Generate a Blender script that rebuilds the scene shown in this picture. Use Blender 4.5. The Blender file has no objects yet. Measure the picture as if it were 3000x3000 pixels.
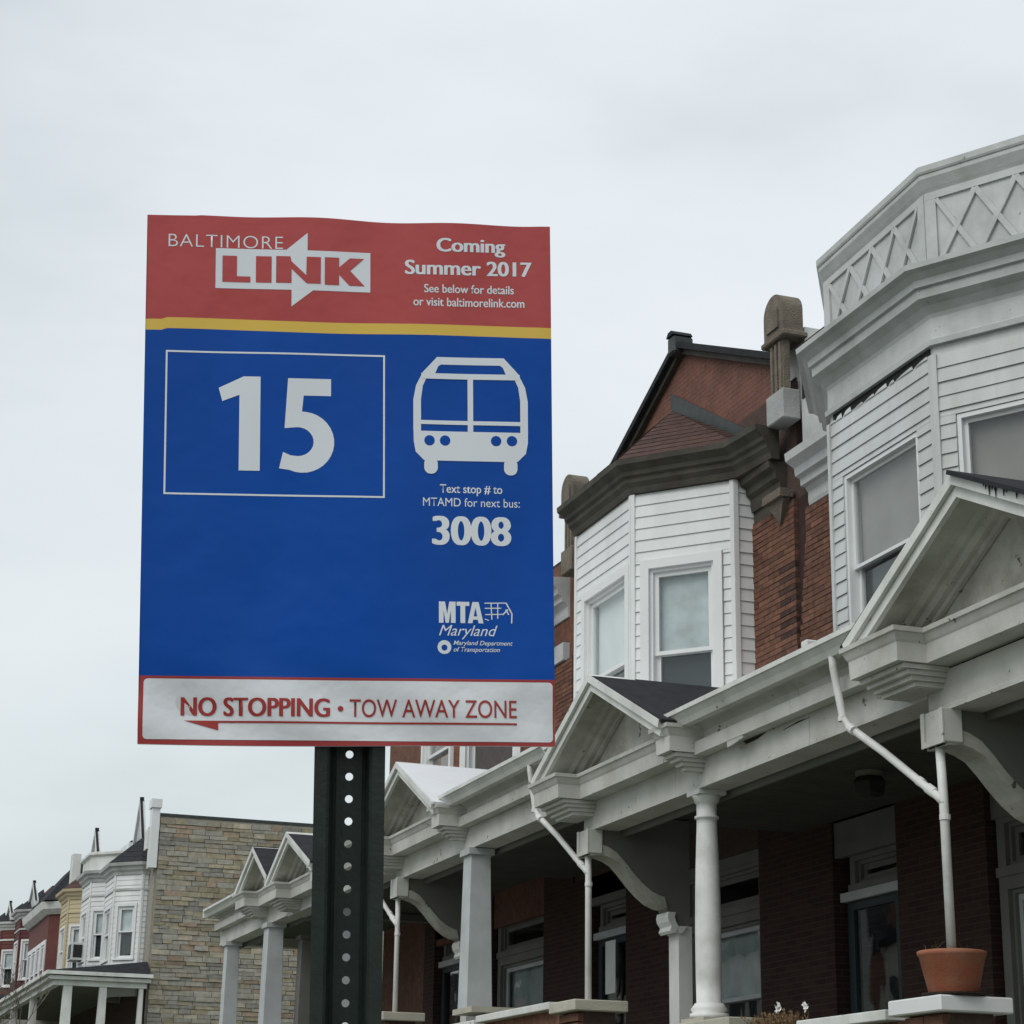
import bpy, bmesh, math, random
from mathutils import Vector, Matrix
R = math.radians
random.seed(7)
S = bpy.context.scene
COL = S.collection

# ------------------------------------------------------------------ camera
YAW, PITCH, ROLL, FPX = 0.33738547, 0.31348445, 0.01696326, 5950.0
cam_d = bpy.data.cameras.new('camera'); cam = bpy.data.objects.new('camera', cam_d); COL.objects.link(cam)
cy, sy, cp, sp = math.cos(YAW), math.sin(YAW), math.cos(PITCH), math.sin(PITCH)
fwd = Vector((sy*cp, cy*cp, sp)); rgt = Vector((cy, -sy, 0)); upv = rgt.cross(fwd)
cr, sr = math.cos(ROLL), math.sin(ROLL)
r2 = rgt*cr + upv*sr; u2 = upv*cr - rgt*sr
cam.matrix_world = Matrix(((r2.x, u2.x, -fwd.x, 0), (r2.y, u2.y, -fwd.y, 0), (r2.z, u2.z, -fwd.z, 1.6), (0, 0, 0, 1)))
cam_d.sensor_width = 36; cam_d.lens = FPX/3000*36; cam_d.clip_start = 0.05; cam_d.clip_end = 3000
S.camera = cam

# ------------------------------------------------------------------ world: overcast sky
SUN_EL, SUN_AZ = R(48), R(-118)       # azimuth measured from +Y towards +X
W = bpy.data.worlds.new('World'); S.world = W; W.use_nodes = True
nt = W.node_tree; nt.nodes.clear(); N = nt.nodes.new; L = nt.links.new
out = N('ShaderNodeOutputWorld'); bg = N('ShaderNodeBackground'); bg.inputs['Strength'].default_value = 0.1
sky = N('ShaderNodeTexSky'); sky.sky_type = 'NISHITA'; sky.sun_disc = False; sky.sun_elevation = SUN_EL; sky.sun_rotation = SUN_AZ
tc = N('ShaderNodeTexCoord'); mp = N('ShaderNodeMapping'); mp.inputs['Scale'].default_value = (1.0, 1.0, 2.6)
n1 = N('ShaderNodeTexNoise'); n1.inputs['Scale'].default_value = 2.6; n1.inputs['Detail'].default_value = 5; n1.inputs['Roughness'].default_value = 0.48
L(tc.outputs['Generated'], mp.inputs['Vector']); L(mp.outputs['Vector'], n1.inputs['Vector'])
ramp = N('ShaderNodeValToRGB'); e = ramp.color_ramp.elements
e[0].position = 0.30; e[0].color = (0.62, 0.685, 0.72, 1); e[1].position = 0.70; e[1].color = (0.885, 0.925, 0.975, 1)
em = ramp.color_ramp.elements.new(0.5); em.color = (0.79, 0.85, 0.895, 1)
L(n1.outputs['Fac'], ramp.inputs['Fac'])
sc_ = N('ShaderNodeVectorMath'); sc_.operation = 'SCALE'; sc_.inputs['Scale'].default_value = 10.0; L(ramp.outputs['Color'], sc_.inputs[0])
mx = N('ShaderNodeMixRGB'); mx.inputs['Fac'].default_value = 0.96; L(sky.outputs['Color'], mx.inputs[1]); L(sc_.outputs[0], mx.inputs[2])
sx = N('ShaderNodeSeparateXYZ'); L(tc.outputs['Generated'], sx.inputs[0]); hr = N('ShaderNodeMapRange'); hr.inputs['From Min'].default_value = .05; hr.inputs['From Max'].default_value = .45; L(sx.outputs['Z'], hr.inputs['Value'])
ht = N('ShaderNodeMixRGB'); ht.inputs[1].default_value = (.90, .925, .89, 1); ht.inputs[2].default_value = (1, 1, 1, 1); L(hr.outputs[0], ht.inputs['Fac'])
hm = N('ShaderNodeMixRGB'); hm.blend_type = 'MULTIPLY'; hm.inputs['Fac'].default_value = 1; L(mx.outputs[0], hm.inputs[1]); L(ht.outputs[0], hm.inputs[2])
L(hm.outputs[0], bg.inputs['Color']); L(bg.outputs[0], out.inputs['Surface'])
sd = bpy.data.lights.new('sun', 'SUN'); sd.energy = 1.35; sd.angle = R(35); sd.color = (1.0, 0.97, 0.93)
sun = bpy.data.objects.new('sun', sd); COL.objects.link(sun)
sdir = Vector((math.sin(SUN_AZ)*math.cos(SUN_EL), math.cos(SUN_AZ)*math.cos(SUN_EL), math.sin(SUN_EL)))
sun.rotation_euler = sdir.to_track_quat('Z', 'Y').to_euler()
vs = S.view_settings; vs.view_transform = 'Standard'; vs.look = 'None'; vs.gamma = 1; vs.use_curve_mapping = False; vs.exposure = 0.0
S.cycles.max_bounces = 6; S.cycles.transparent_max_bounces = 12

# ------------------------------------------------------------------ materials
MATS = {}
def mat(name, col, rough=0.6, var=0.12, scale=3.0, bump=0.0, bscale=40.0, dirt=None, dirt_amt=0.0, dscale=1.5, rnd=0.0, metal=0.0, streak=False, spec=0.4, chip=0.0):
    m = bpy.data.materials.new(name); m.use_nodes = True; t = m.node_tree; b = t.nodes['Principled BSDF']; n = t.nodes.new; l = t.links.new
    b.inputs['Roughness'].default_value = rough; b.inputs['Metallic'].default_value = metal
    b.inputs['Specular IOR Level'].default_value = spec
    g = n('ShaderNodeNewGeometry'); mpn = n('ShaderNodeMapping'); l(g.outputs['Position'], mpn.inputs['Vector'])
    no = n('ShaderNodeTexNoise'); no.inputs['Scale'].default_value = scale; no.inputs['Detail'].default_value = 6; l(g.outputs['Position'], no.inputs['Vector'])
    mr = n('ShaderNodeMapRange'); mr.inputs['From Min'].default_value = .3; mr.inputs['From Max'].default_value = .7
    mr.inputs['To Min'].default_value = 1-var; mr.inputs['To Max'].default_value = 1+var; l(no.outputs['Fac'], mr.inputs['Value'])
    last = mr.outputs[0]
    if rnd:
        oi = n('ShaderNodeObjectInfo'); m2 = n('ShaderNodeMapRange'); m2.inputs['To Min'].default_value = 1-rnd; m2.inputs['To Max'].default_value = 1+rnd
        l(oi.outputs['Random'], m2.inputs['Value']); mm = n('ShaderNodeMath'); mm.operation = 'MULTIPLY'; l(last, mm.inputs[0]); l(m2.outputs[0], mm.inputs[1]); last = mm.outputs[0]
    sc = n('ShaderNodeVectorMath'); sc.operation = 'SCALE'; sc.inputs[0].default_value = col[:3]; l(last, sc.inputs['Scale'])
    c = sc.outputs[0]
    if dirt:
        d = n('ShaderNodeTexNoise'); d.inputs['Scale'].default_value = dscale; d.inputs['Detail'].default_value = 8; d.inputs['Roughness'].default_value = .65
        mpn.inputs['Scale'].default_value = (1, 1, .25) if streak else (1, 1, 1)
        l(mpn.outputs[0], d.inputs['Vector'])
        dm = n('ShaderNodeMapRange'); dm.inputs['From Min'].default_value = .42; dm.inputs['From Max'].default_value = .72; dm.inputs['To Max'].default_value = dirt_amt
        l(d.outputs['Fac'], dm.inputs['Value']); mi = n('ShaderNodeMixRGB'); l(dm.outputs[0], mi.inputs['Fac']); l(c, mi.inputs[1]); mi.inputs[2].default_value = (*dirt, 1); c = mi.outputs[0]
    if chip:
        cn = n('ShaderNodeTexNoise'); cn.inputs['Scale'].default_value = 11; cn.inputs['Detail'].default_value = 7; cn.inputs['Roughness'].default_value = .7; l(g.outputs['Position'], cn.inputs['Vector'])
        c2 = n('ShaderNodeMapRange'); c2.inputs['From Min'].default_value = .69-chip*.1; c2.inputs['From Max'].default_value = .71-chip*.1; l(cn.outputs['Fac'], c2.inputs['Value'])
        c3 = n('ShaderNodeMixRGB'); l(c2.outputs[0], c3.inputs['Fac']); l(c, c3.inputs[1]); c3.inputs[2].default_value = (.10, .085, .06, 1); c = c3.outputs[0]
    l(c, b.inputs['Base Color'])
    if bump:
        bn = n('ShaderNodeTexNoise'); bn.inputs['Scale'].default_value = bscale; bn.inputs['Detail'].default_value = 4; l(g.outputs['Position'], bn.inputs['Vector'])
        bu = n('ShaderNodeBump'); bu.inputs['Strength'].default_value = bump; bu.inputs['Distance'].default_value = .02; l(bn.outputs['Fac'], bu.inputs['Height']); l(bu.outputs[0], b.inputs['Normal'])
    MATS[name] = m; return m
def glass(name, tint=(.95, .97, .97), wav=.02, f0=.045):
    m = bpy.data.materials.new(name); m.use_nodes = True; t = m.node_tree; t.nodes.clear(); n = t.nodes.new; l = t.links.new
    o = n('ShaderNodeOutputMaterial'); mx = n('ShaderNodeMixShader'); tr = n('ShaderNodeBsdfTransparent'); gl = n('ShaderNodeBsdfGlossy')
    tr.inputs[0].default_value = (*tint, 1); gl.inputs['Roughness'].default_value = .015
    g = n('ShaderNodeNewGeometry'); no = n('ShaderNodeTexNoise'); no.inputs['Scale'].default_value = 1.6; l(g.outputs['Position'], no.inputs['Vector'])
    bu = n('ShaderNodeBump'); bu.inputs['Strength'].default_value = wav; bu.inputs['Distance'].default_value = .1; l(no.outputs['Fac'], bu.inputs['Height'])
    dt = n('ShaderNodeVectorMath'); dt.operation = 'DOT_PRODUCT'; l(g.outputs['Incoming'], dt.inputs[0]); l(g.outputs['Normal'], dt.inputs[1])
    def mth(op, a, b=None):
        q = n('ShaderNodeMath'); q.operation = op
        for k, v in enumerate((a, b)):
            if v is None: continue
            if isinstance(v, (int, float)): q.inputs[k].default_value = v
            else: l(v, q.inputs[k])
        return q.outputs[0]
    a = mth('ABSOLUTE', dt.outputs['Value']); a = mth('SUBTRACT', 1.0, a); a = mth('POWER', a, 5.0); a = mth('MULTIPLY', a, 1-f0); a = mth('ADD', a, f0)
    l(bu.outputs[0], gl.inputs['Normal']); l(a, mx.inputs[0]); l(tr.outputs[0], mx.inputs[1]); l(gl.outputs[0], mx.inputs[2]); l(mx.outputs[0], o.inputs[0])
    MATS[name] = m; return m
def roof_mat(name, col, rough=.9):
    return mat(name, col, rough, .25, 9, .5, 120, spec=.2)
GR = (.16, .15, .12)
mat('vinyl_white', (.76, .775, .765), .45, .05, 2.5, dirt=(.42, .42, .38), dirt_amt=.35, dscale=2.5, streak=True)
mat('vinyl_grey', (.60, .62, .615), .5, .06, 2.5, dirt=(.34, .33, .28), dirt_amt=.5, dscale=2.5, streak=True)
mat('trim_white', (.70, .71, .68), .55, .08, 3, .12, 60, chip=.3, dirt=(.30, .29, .23), dirt_amt=.45, dscale=3, streak=True)
mat('trim_clean', (.74, .75, .74), .4, .04, 3)
mat('trim_aged', (.48, .48, .43), .65, .10, 4, .15, 70, chip=.5, dirt=(.15, .145, .10), dirt_amt=.75, dscale=2.2)
mat('cornice_grey', (.53, .545, .535), .5, .06, 3, .08, 60, chip=.2, dirt=(.20, .21, .18), dirt_amt=.5, dscale=2.5)
mat('beam_aged', (.55, .55, .515), .55, .07, 3, .10, 60, dirt=(.25, .235, .18), dirt_amt=.45, dscale=2.8, chip=.5)
mat('porch_grey', (.50, .52, .53), .6, .08, 5, dirt=(.26, .27, .26), dirt_amt=.4)
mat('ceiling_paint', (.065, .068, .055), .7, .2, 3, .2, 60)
mat('panel_shaded', (.16, .16, .145), .7, .12, 3)  # porch trim paint, darkened so the colour carries the shade
mat('cornice_brown', (.055, .050, .040), .75, .2, 4, .3, 60, dirt=(.10, .095, .075), dirt_amt=.5, dscale=4)
mat('stone_brown', (.185, .155, .12), .9, .25, 7, .7, 60, dirt=(.09, .085, .07), dirt_amt=.6)
mat('brick', (.168, .078, .050), .9, .28, 14, .6, 150, rnd=.28)
mat('brick_shaded', (.045, .02, .016), .9, .25, 9, .5, 120, rnd=.2)  # darker copy of the brick, porch shade put into its colour
def coursed(m, c1, c2, mor):
    t = m.node_tree; b = t.nodes['Principled BSDF']; n = t.nodes.new; l = t.links.new
    g = n('ShaderNodeNewGeometry'); sp_ = n('ShaderNodeSeparateXYZ'); l(g.outputs['Position'], sp_.inputs[0]); ad = n('ShaderNodeMath'); l(sp_.outputs['X'], ad.inputs[0]); l(sp_.outputs['Y'], ad.inputs[1])
    cb = n('ShaderNodeCombineXYZ'); l(ad.outputs[0], cb.inputs['X']); l(sp_.outputs['Z'], cb.inputs['Y'])
    br = n('ShaderNodeTexBrick'); br.inputs['Color1'].default_value = (*c1, 1); br.inputs['Color2'].default_value = (*c2, 1); br.inputs['Mortar'].default_value = (*mor, 1); br.inputs['Scale'].default_value = 1
    br.inputs['Brick Width'].default_value = .2; br.inputs['Row Height'].default_value = .05; br.inputs['Mortar Size'].default_value = .004; l(cb.outputs[0], br.inputs['Vector']); l(br.outputs['Color'], b.inputs['Base Color'])
coursed(MATS['brick_shaded'], (.052, .024, .019), (.034, .016, .013), (.06, .045, .038))
mat('brick_stain_shade', (.062, .032, .025), .9, .25, 14, .6, 150, rnd=.3)  # stain tone that also paints recess shade in the chase
mat('mortar', (.085, .055, .045), .95, .2, 20, .5, 120)
mat('brick_gable', (.20, .090, .065), .9, .22, 5, .5, 120, dirt=(.12, .07, .06), dirt_amt=.6, dscale=2)
mat('shingle_red', (.080, .043, .035), .95, .3, 11, .6, 160, rnd=.15)
roof_mat('roof_black', (.028, .030, .034)); mat('block_grey', (.36, .365, .36), .8, .12, 6, .3, 60)
mat('roof_white', (.72, .73, .75), .5, .04, 3)
mat('flashing', (.038, .045, .044), .6, .25, 9, .2, 40)
mat('stone_cap', (.48, .46, .38), .85, .12, 6, .4, 90, dirt=(.3, .28, .2), dirt_amt=.4)
mat('terracotta', (.33, .105, .052), .8, .1, 8, .15, 80, dirt=(.36, .22, .15), dirt_amt=.55, dscale=9)
mat('soil', (.05, .035, .025), .95, .3, 40, .8, 200)
mat('dried_plant', (.16, .10, .05), .9, .3, 40)
mat('petal', (.85, .85, .82), .6, .04)
mat('dark_room', (.012, .013, .013), .9, .2, 2)  # unlit depth painted as a near-black colour
mat('blind_white', (.86, .88, .86), .8, .06, 4)
mat('blind_grey', (.30, .275, .25), .8, .15, 2.5)
mat('screen_dark', (.040, .050, .054), .8, .15, 2)
mat('curtain', (.58, .62, .62), .85, .18, 6)
mat('door_green', (.02, .035, .04), .5, .1, 3)
mat('metal_dark', (.03, .03, .028), .5, .2, 8, metal=.3)
mat('frosted', (.25, .24, .2), .5, .1)
mat('pipe_white', (.74, .74, .72), .45, .08, 4, dirt=(.35, .34, .3), dirt_amt=.4, dscale=6)
mat('asphalt', (.05, .05, .05), .95, .2, 30, .4, 200)
mat('concrete', (.36, .35, .33), .9, .12, 5, .3, 80, dirt=(.2, .19, .17), dirt_amt=.5)
mat('grass_ground', (.06, .085, .035), .95, .35, 9, .6, 80)
mat('line_paint', (.7, .7, .66), .7, .1, 20)
mat('post_green', (.014, .022, .019), .42, .2, 30, .08, 160, spec=.4, dirt=(.035, .035, .028), dirt_amt=.3, dscale=14)
mat('zinc', (.5, .5, .48), .4, .1, 90, metal=.8)
mat('film_blue', (.003, .072, .375), .36, .10, 4, spec=.22, bump=.22, bscale=7); mat('film_red', (.47, .072, .070), .33, .05, 6, bump=.25, bscale=9)
mat('film_yellow', (.76, .51, .09), .38, .04, 6); mat('film_white', (.73, .75, .77), .33, .04, 9, bump=.35, bscale=11)
mat('film_print', (.77, .81, .85), .42, .02, 9); mat('film_darkred', (.36, .045, .045), .4, .03, 9); mat('film_edge', (.62, .62, .62), .5, .03)
mat('film_ink_red', (.35, .035, .03), .4, .03, 9)
mat('stone_a', (.355, .335, .28), .9, .2, 12, .6, 120, rnd=.15); mat('stone_b', (.39, .345, .265), .9, .2, 12, .6, 120, rnd=.25)
mat('stone_c', (.345, .265, .195), .9, .2, 12, .6, 120, rnd=.22); mat('stone_d', (.305, .295, .255), .9, .2, 12, .6, 120, rnd=.25)
mat('stone_e', (.345, .30, .21), .9, .2, 12, .6, 120, rnd=.2); mat('stone_mortar', (.34, .32, .27), .95, .15, 12, .5, 120)
mat('yellow_paint', (.54, .46, .30), .7, .08, 3, dirt=(.4, .31, .17), dirt_amt=.4)
mat('red_paint', (.13, .042, .034), .75, .15, 4, dirt=(.11, .03, .025), dirt_amt=.5)
mat('maroon_paint', (.10, .028, .030), .75, .15, 4)
mat('bark', (.16, .145, .12), .9, .25, 30, .5, 120)
mat('opposite_wall', (.22, .12, .09), .9, .15, 4); mat('opposite_pale', (.5, .48, .42), .9, .1, 4)
glass('glass'); glass('glass_wavy', (.88, .91, .91), .035, .06)
M = MATS

# ------------------------------------------------------------------ mesh helpers
class MB:
    def __init__(s): s.v = []; s.f = []; s.sm = False
    def add(s, vs, fs):
        k = len(s.v); s.v += [tuple(v) for v in vs]; s.f += [tuple(i+k for i in f) for f in fs]; return s
    def hexa(s, p):      # p: bottom 4 (ccw) + top 4
        return s.add(p, [(3, 2, 1, 0), (4, 5, 6, 7), (0, 1, 5, 4), (1, 2, 6, 5), (2, 3, 7, 6), (3, 0, 4, 7)])
    def box(s, x0, y0, z0, x1, y1, z1):
        return s.hexa([(x0, y0, z0), (x1, y0, z0), (x1, y1, z0), (x0, y1, z0), (x0, y0, z1), (x1, y0, z1), (x1, y1, z1), (x0, y1, z1)])
    def prism(s, poly, ext):   # poly list of 3D points, ext vector
        n = len(poly); e = Vector(ext); a = [Vector(p) for p in poly]
        return s.add(a+[p+e for p in a], [tuple(range(n))[::-1], tuple(range(n, 2*n))]+[(i, (i+1) % n, n+(i+1) % n, n+i) for i in range(n)])
    def sweep(s, path, prof, mp):   # path 2D, prof [(e,h)] closed polygon, left normal = outward
        P = [Vector(p) for p in path]; n = len(P); offs = []
        ds = [(P[i+1]-P[i]).normalized() for i in range(n-1)]; ns = [Vector((-d.y, d.x)) for d in ds]
        for i in range(n):
            if i == 0: offs.append(ns[0])
            elif i == n-1: offs.append(ns[-1])
            else: a, b = ns[i-1], ns[i]; offs.append((a+b)/(1+a.dot(b)))
        k = len(prof); vs = []
        for i in range(n):
            for (e, h) in prof: q = P[i]+offs[i]*e; vs.append(mp(q.x, q.y, h))
        fs = [tuple(range(k))[::-1], tuple(range((n-1)*k, n*k))]
        for i in range(n-1):
            for j in range(k): a = i*k+j; b = i*k+(j+1) % k; fs.append((a, b, b+k, a+k))
        return s.add(vs, fs)
    def plan(s, path, prof): return s.sweep(path, prof, lambda u, v, h: (u, v, h))
    def tube(s, pts, r, seg=10, caps=True):
        pts = [Vector(p) for p in pts]; rs = r if isinstance(r, (list, tuple)) else [r]*len(pts); n = len(pts); vs = []
        a = (pts[1]-pts[0]).normalized(); up = Vector((0, 0, 1)) if abs(a.z) < .9 else Vector((1, 0, 0)); x = a.cross(up).normalized()
        for i in range(n):
            d = (pts[min(i+1, n-1)]-pts[max(i-1, 0)]).normalized(); x = (x-d*x.dot(d)).normalized(); y = d.cross(x)
            for k in range(seg): t = 2*math.pi*k/seg; vs.append(pts[i]+(x*math.cos(t)+y*math.sin(t))*rs[i])
        fs = [(i*seg+k, i*seg+(k+1) % seg, (i+1)*seg+(k+1) % seg, (i+1)*seg+k) for i in range(n-1) for k in range(seg)]
        if caps: fs += [tuple(range(seg))[::-1], tuple(range((n-1)*seg, n*seg))]
        return s.add(vs, fs)
    def lathe(s, c, prof, seg=32):  # prof [(r,z)]
        n = len(prof); vs = [(c[0]+r*math.cos(2*math.pi*k/seg), c[1]+r*math.sin(2*math.pi*k/seg), c[2]+z) for r, z in prof for k in range(seg)]
        fs = [(i*seg+k, i*seg+(k+1) % seg, (i+1)*seg+(k+1) % seg, (i+1)*seg+k) for i in range(n-1) for k in range(seg)]
        fs += [tuple(range(seg))[::-1], tuple(range((n-1)*seg, n*seg))]
        return s.add(vs, fs)
    def mesh(s, name, m, o=Vector((0, 0, 0)), smooth=False, bevel=0):
        me = bpy.data.meshes.new(name); me.from_pydata([(v[0]-o.x, v[1]-o.y, v[2]-o.z) for v in s.v], [], s.f)
        bm = bmesh.new(); bm.from_mesh(me)
        if bevel: bmesh.ops.bevel(bm, geom=bm.edges[:], offset=bevel, segments=1, affect='EDGES', clamp_overlap=True)
        bmesh.ops.recalc_face_normals(bm, faces=bm.faces); bm.to_mesh(me); bm.free()
        me.materials.append(M[m] if isinstance(m, str) else m)
        if smooth: me.shade_smooth_by_angle(angle=R(40)) if hasattr(me, 'shade_smooth_by_angle') else [setattr(p, 'use_smooth', True) for p in me.polygons]
        return me
def origin(o):
    while o.parent: o = o.parent
    return o.location.copy()
def part(name, mb, m, parent, smooth=False, bevel=0, label=None, kind=None):
    o = bpy.data.objects.new(name, mb.mesh(name, m, origin(parent), smooth, bevel)); COL.objects.link(o); o.parent = parent
    if label: o['label'] = label
    if kind: o['kind'] = kind
    return o
def piece(name, me, parent, loc, rot=(0, 0, 0)):     # parent sits at root origin
    o = bpy.data.objects.new(name, me); COL.objects.link(o); o.parent = parent; o.location = Vector(loc)-origin(parent); o.rotation_euler = rot; return o
def thing(name, label, cat, loc, group=None):
    o = bpy.data.objects.new(name, None); o.empty_display_size = .2; COL.objects.link(o); o.location = loc
    o['label'] = label; o['category'] = cat
    if group: o['group'] = group
    return o
def solo(name, mb, m, label, cat, loc, smooth=False, group=None, bevel=0):
    o = bpy.data.objects.new(name, mb.mesh(name, m, Vector(loc), smooth, bevel)); COL.objects.link(o); o.location = loc; o['label'] = label; o['category'] = cat
    if group: o['group'] = group
    return o
def struct(name, mb, m):
    o = bpy.data.objects.new(name, mb.mesh(name, m)); COL.objects.link(o); o['kind'] = 'structure'; return o

class F:   # a vertical face: origin, unit direction along it, outward normal
    def __init__(s, p0, p1):
        s.p = Vector((*p0, 0)); d = Vector((p1[0]-p0[0], p1[1]-p0[1], 0)); s.len = d.length; s.d = d.normalized(); s.n = Vector((-s.d.y, s.d.x, 0))
    def at(s, t, o, z): q = s.p+s.d*t+s.n*o; return Vector((q.x, q.y, z))
    def box(s, mb, t0, t1, o0, o1, z0, z1):
        return mb.hexa([s.at(t0, o1, z0), s.at(t1, o1, z0), s.at(t1, o0, z0), s.at(t0, o0, z0), s.at(t0, o1, z1), s.at(t1, o1, z1), s.at(t1, o0, z1), s.at(t0, o0, z1)])

def siding(parent, f, zb, zt, ex, m, openings=(), t0=0.0, t1=None, zref=None):
    t1 = f.len if t1 is None else t1; zref = zt if zref is None else zref
    k = 0
    while True:
        ct = zref-k*ex; cb = ct-ex; k += 1
        if ct <= zb+.01: break
        if cb >= zt: continue
        cuts = sorted({max(cb, zb), min(ct, zt)} | {z for o in openings for z in (o[2], o[3]) if max(cb, zb) < z < min(ct, zt)})
        for a, b in zip(cuts[:-1], cuts[1:]):
            if b-a < .008: continue
            spans = [(t0, t1)]; mid = (a+b)/2
            for o in openings:
                if o[2] < mid < o[3]:
                    ns = []
                    for s0, s1 in spans:
                        if o[1] <= s0 or o[0] >= s1: ns.append((s0, s1)); continue
                        if o[0] > s0: ns.append((s0, o[0]))
                        if o[1] < s1: ns.append((o[1], s1))
                    spans = ns
            ob = lambda z: .004+.011*(ct-z)/ex
            for s0, s1 in spans:
                if s1-s0 < .02: continue
                mb = MB(); j = random.uniform(-.0012, .0012)
                mb.hexa([f.at(s0, ob(a)+j, a+.001), f.at(s1, ob(a)+j, a+.001), f.at(s1, -.005, a+.001), f.at(s0, -.005, a+.001),
                         f.at(s0, ob(b)+j, b-.001), f.at(s1, ob(b)+j, b-.001), f.at(s1, -.005, b-.001), f.at(s0, -.005, b-.001)])
                part('siding_board', mb, m, parent)
def sheath(parent, f, zb, zt, m, openings=(), th=.06, name='sheathing'):
    mb = MB(); ts = sorted({0, f.len} | {x for o in openings for x in o[:2]}); 
    for a, b in zip(ts[:-1], ts[1:]):
        mid = (a+b)/2; hit = [o for o in openings if o[0] < mid < o[1]]
        if not hit: f.box(mb, a, b, -th, -.006, zb, zt)
        else:
            o = hit[0]
            if o[2] > zb: f.box(mb, a, b, -th, -.006, zb, o[2])
            if o[3] < zt: f.box(mb, a, b, -th, -.006, o[3], zt)
    return part(name, mb, m, parent)

def window(root, f, t0, t1, z0, z1, zm, frame='trim_clean', casing=0.0, cas_m='trim_clean', rec=.05, upper='blind_white', lower='screen_dark', g='glass', fw=.045, ulab=None, single=False):
    mb = MB()
    if casing:
        c = casing
        f.box(mb, t0-c, t0, -.03, .035, z0-c*.4, z1+c); f.box(mb, t1, t1+c, -.03, .035, z0-c*.4, z1+c); f.box(mb, t0, t1, -.03, .035, z1, z1+c)
        f.box(mb, t0-c*1.1, t1+c*1.1, -.03, .05, z0-c*.7, z0-.002)
    j = .03
    f.box(mb, t0, t0+j, -.11, .0, z0, z1); f.box(mb, t1-j, t1, -.11, .0, z0, z1); f.box(mb, t0+j, t1-j, -.11, .0, z1-j, z1); f.box(mb, t0+j, t1-j, -.11, .0, z0, z0+j)
    w = part('window', mb, cas_m, root)
    a, b, c0, c1 = t0+j, t1-j, z0+j, z1-j
    def sash(za, zb2, o):
        m2 = MB(); f.box(m2, a, a+fw, o-.03, o, za, zb2); f.box(m2, b-fw, b, o-.03, o, za, zb2); f.box(m2, a+fw, b-fw, o-.03, o, zb2-fw, zb2); f.box(m2, a+fw, b-fw, o-.03, o, za, za+fw*.8)
        part('sash', m2, frame, w)
        p = MB(); f.box(p, a+fw, b-fw, o-.018, o-.014, za+fw*.8, zb2-fw); part('pane', p, g, w)
    if single: sash(c0, c1, -rec+.02)
    else: sash(zm-.01, c1, -rec+.02); sash(c0, zm+.03, -rec-.018)
    if upper:
        p = MB(); f.box(p, a+.005, b-.005, -rec-.058, -rec-.053, (zm if (lower or not single) else c0)+.0, c1); part('blind', p, upper, w)
    if lower:
        p = MB(); f.box(p, a+.005, b-.005, -rec-.075, -rec-.067, c0, zm); part('screen', p, lower, w)
    return w

_bm = {}
def brick_mesh(lx, hz, dep, m, seed):
    key = (lx, hz, dep, m, seed)
    if key not in _bm:
        r = random.Random(seed); mb = MB(); j = lambda: r.uniform(-.0025, .0025)
        mb.hexa([(dep/2+j(), -lx/2+j(), -hz/2+j()), (dep/2, lx/2+j(), -hz/2+j()), (-dep/2+j(), lx/2+j(), -hz/2+j()), (-dep/2+j(), -lx/2+j(), -hz/2+j()),
                 (dep/2+j(), -lx/2+j(), hz/2+j()), (dep/2, lx/2+j(), hz/2+j()), (-dep/2+j(), lx/2+j(), hz/2+j()), (-dep/2+j(), -lx/2+j(), hz/2+j())])
        _bm[key] = mb.mesh('brick', m, bevel=.002)
    return _bm[key]
def brick_wall(parent, X, y0, y1, z0, z1, stain=None, cut=None, bed=True):
    c = 0; z = z0
    if bed: part('mortar_bed', MB().box(X-.0195, y0, z0-.003, 7.899, y1, z1), 'mortar', parent)
    while z+.045 < z1+.003:
        a0, a1 = cut(z, c, y0, y1) if cut else (y0, y1)
        off = 0 if c % 2 else .102; y = y0-off
        while y < a1:
            a = max(y, a0); b = min(y+.2, a1)
            if b-a > .02:
                ln = round(b-a, 2); ym = (a+b)/2; m = 'brick'
                if stain and stain(ym, z, c): m = 'brick_stain_shade'
                piece('brick', brick_mesh(ln, .045, .05, m, random.randint(0, 4)), parent, (X+random.uniform(-.0015, .002), ym, z+.0225))
            y += .204
        z += .0495; c += 1

# ------------------------------------------------------------------ ground
def gz(y): return .03*max(-20, min(y, 120))
def strip(x0, x1, dz, ys=(-600, -20, 0, 30, 60, 90, 120, 900)):
    mb = MB(); mb.add([(x, y, gz(y)+dz) for y in ys for x in (x0, x1)], [(2*i, 2*i+1, 2*i+3, 2*i+2) for i in range(len(ys)-1)]); return mb
struct('ground', strip(-700, 700, -.25), 'grass_ground')
struct('road', strip(-10.5, -.9, -.12), 'asphalt')
for sx in (-.9, -10.65):
    mb = MB(); ys = (-80, -20, 0, 30, 60, 90, 120, 400)
    for a, b in zip(ys[:-1], ys[1:]):
        mb.hexa([(sx, a, gz(a)-.2), (sx+.15, a, gz(a)-.2), (sx+.15, b, gz(b)-.2), (sx, b, gz(b)-.2), (sx, a, gz(a)+.005), (sx+.15, a, gz(a)+.005), (sx+.15, b, gz(b)+.005), (sx, b, gz(b)+.005)])
    struct('kerb', mb, 'concrete')
struct('pavement', strip(-.75, 2.2, 0), 'concrete'); struct('pavement', strip(-13.2, -10.65, 0), 'concrete')
mb = MB()
for y in range(-20, 120, 6): mb.add([(-5.75, y, gz(y)-.116), (-5.62, y, gz(y)-.116), (-5.62, y+3, gz(y+3)-.116), (-5.75, y+3, gz(y+3)-.116)], [(0, 1, 2, 3)])
struct('road_marking', mb, 'line_paint')
mb = MB(); ys = (-30, 0, 30, 60, 90, 120)
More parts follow.
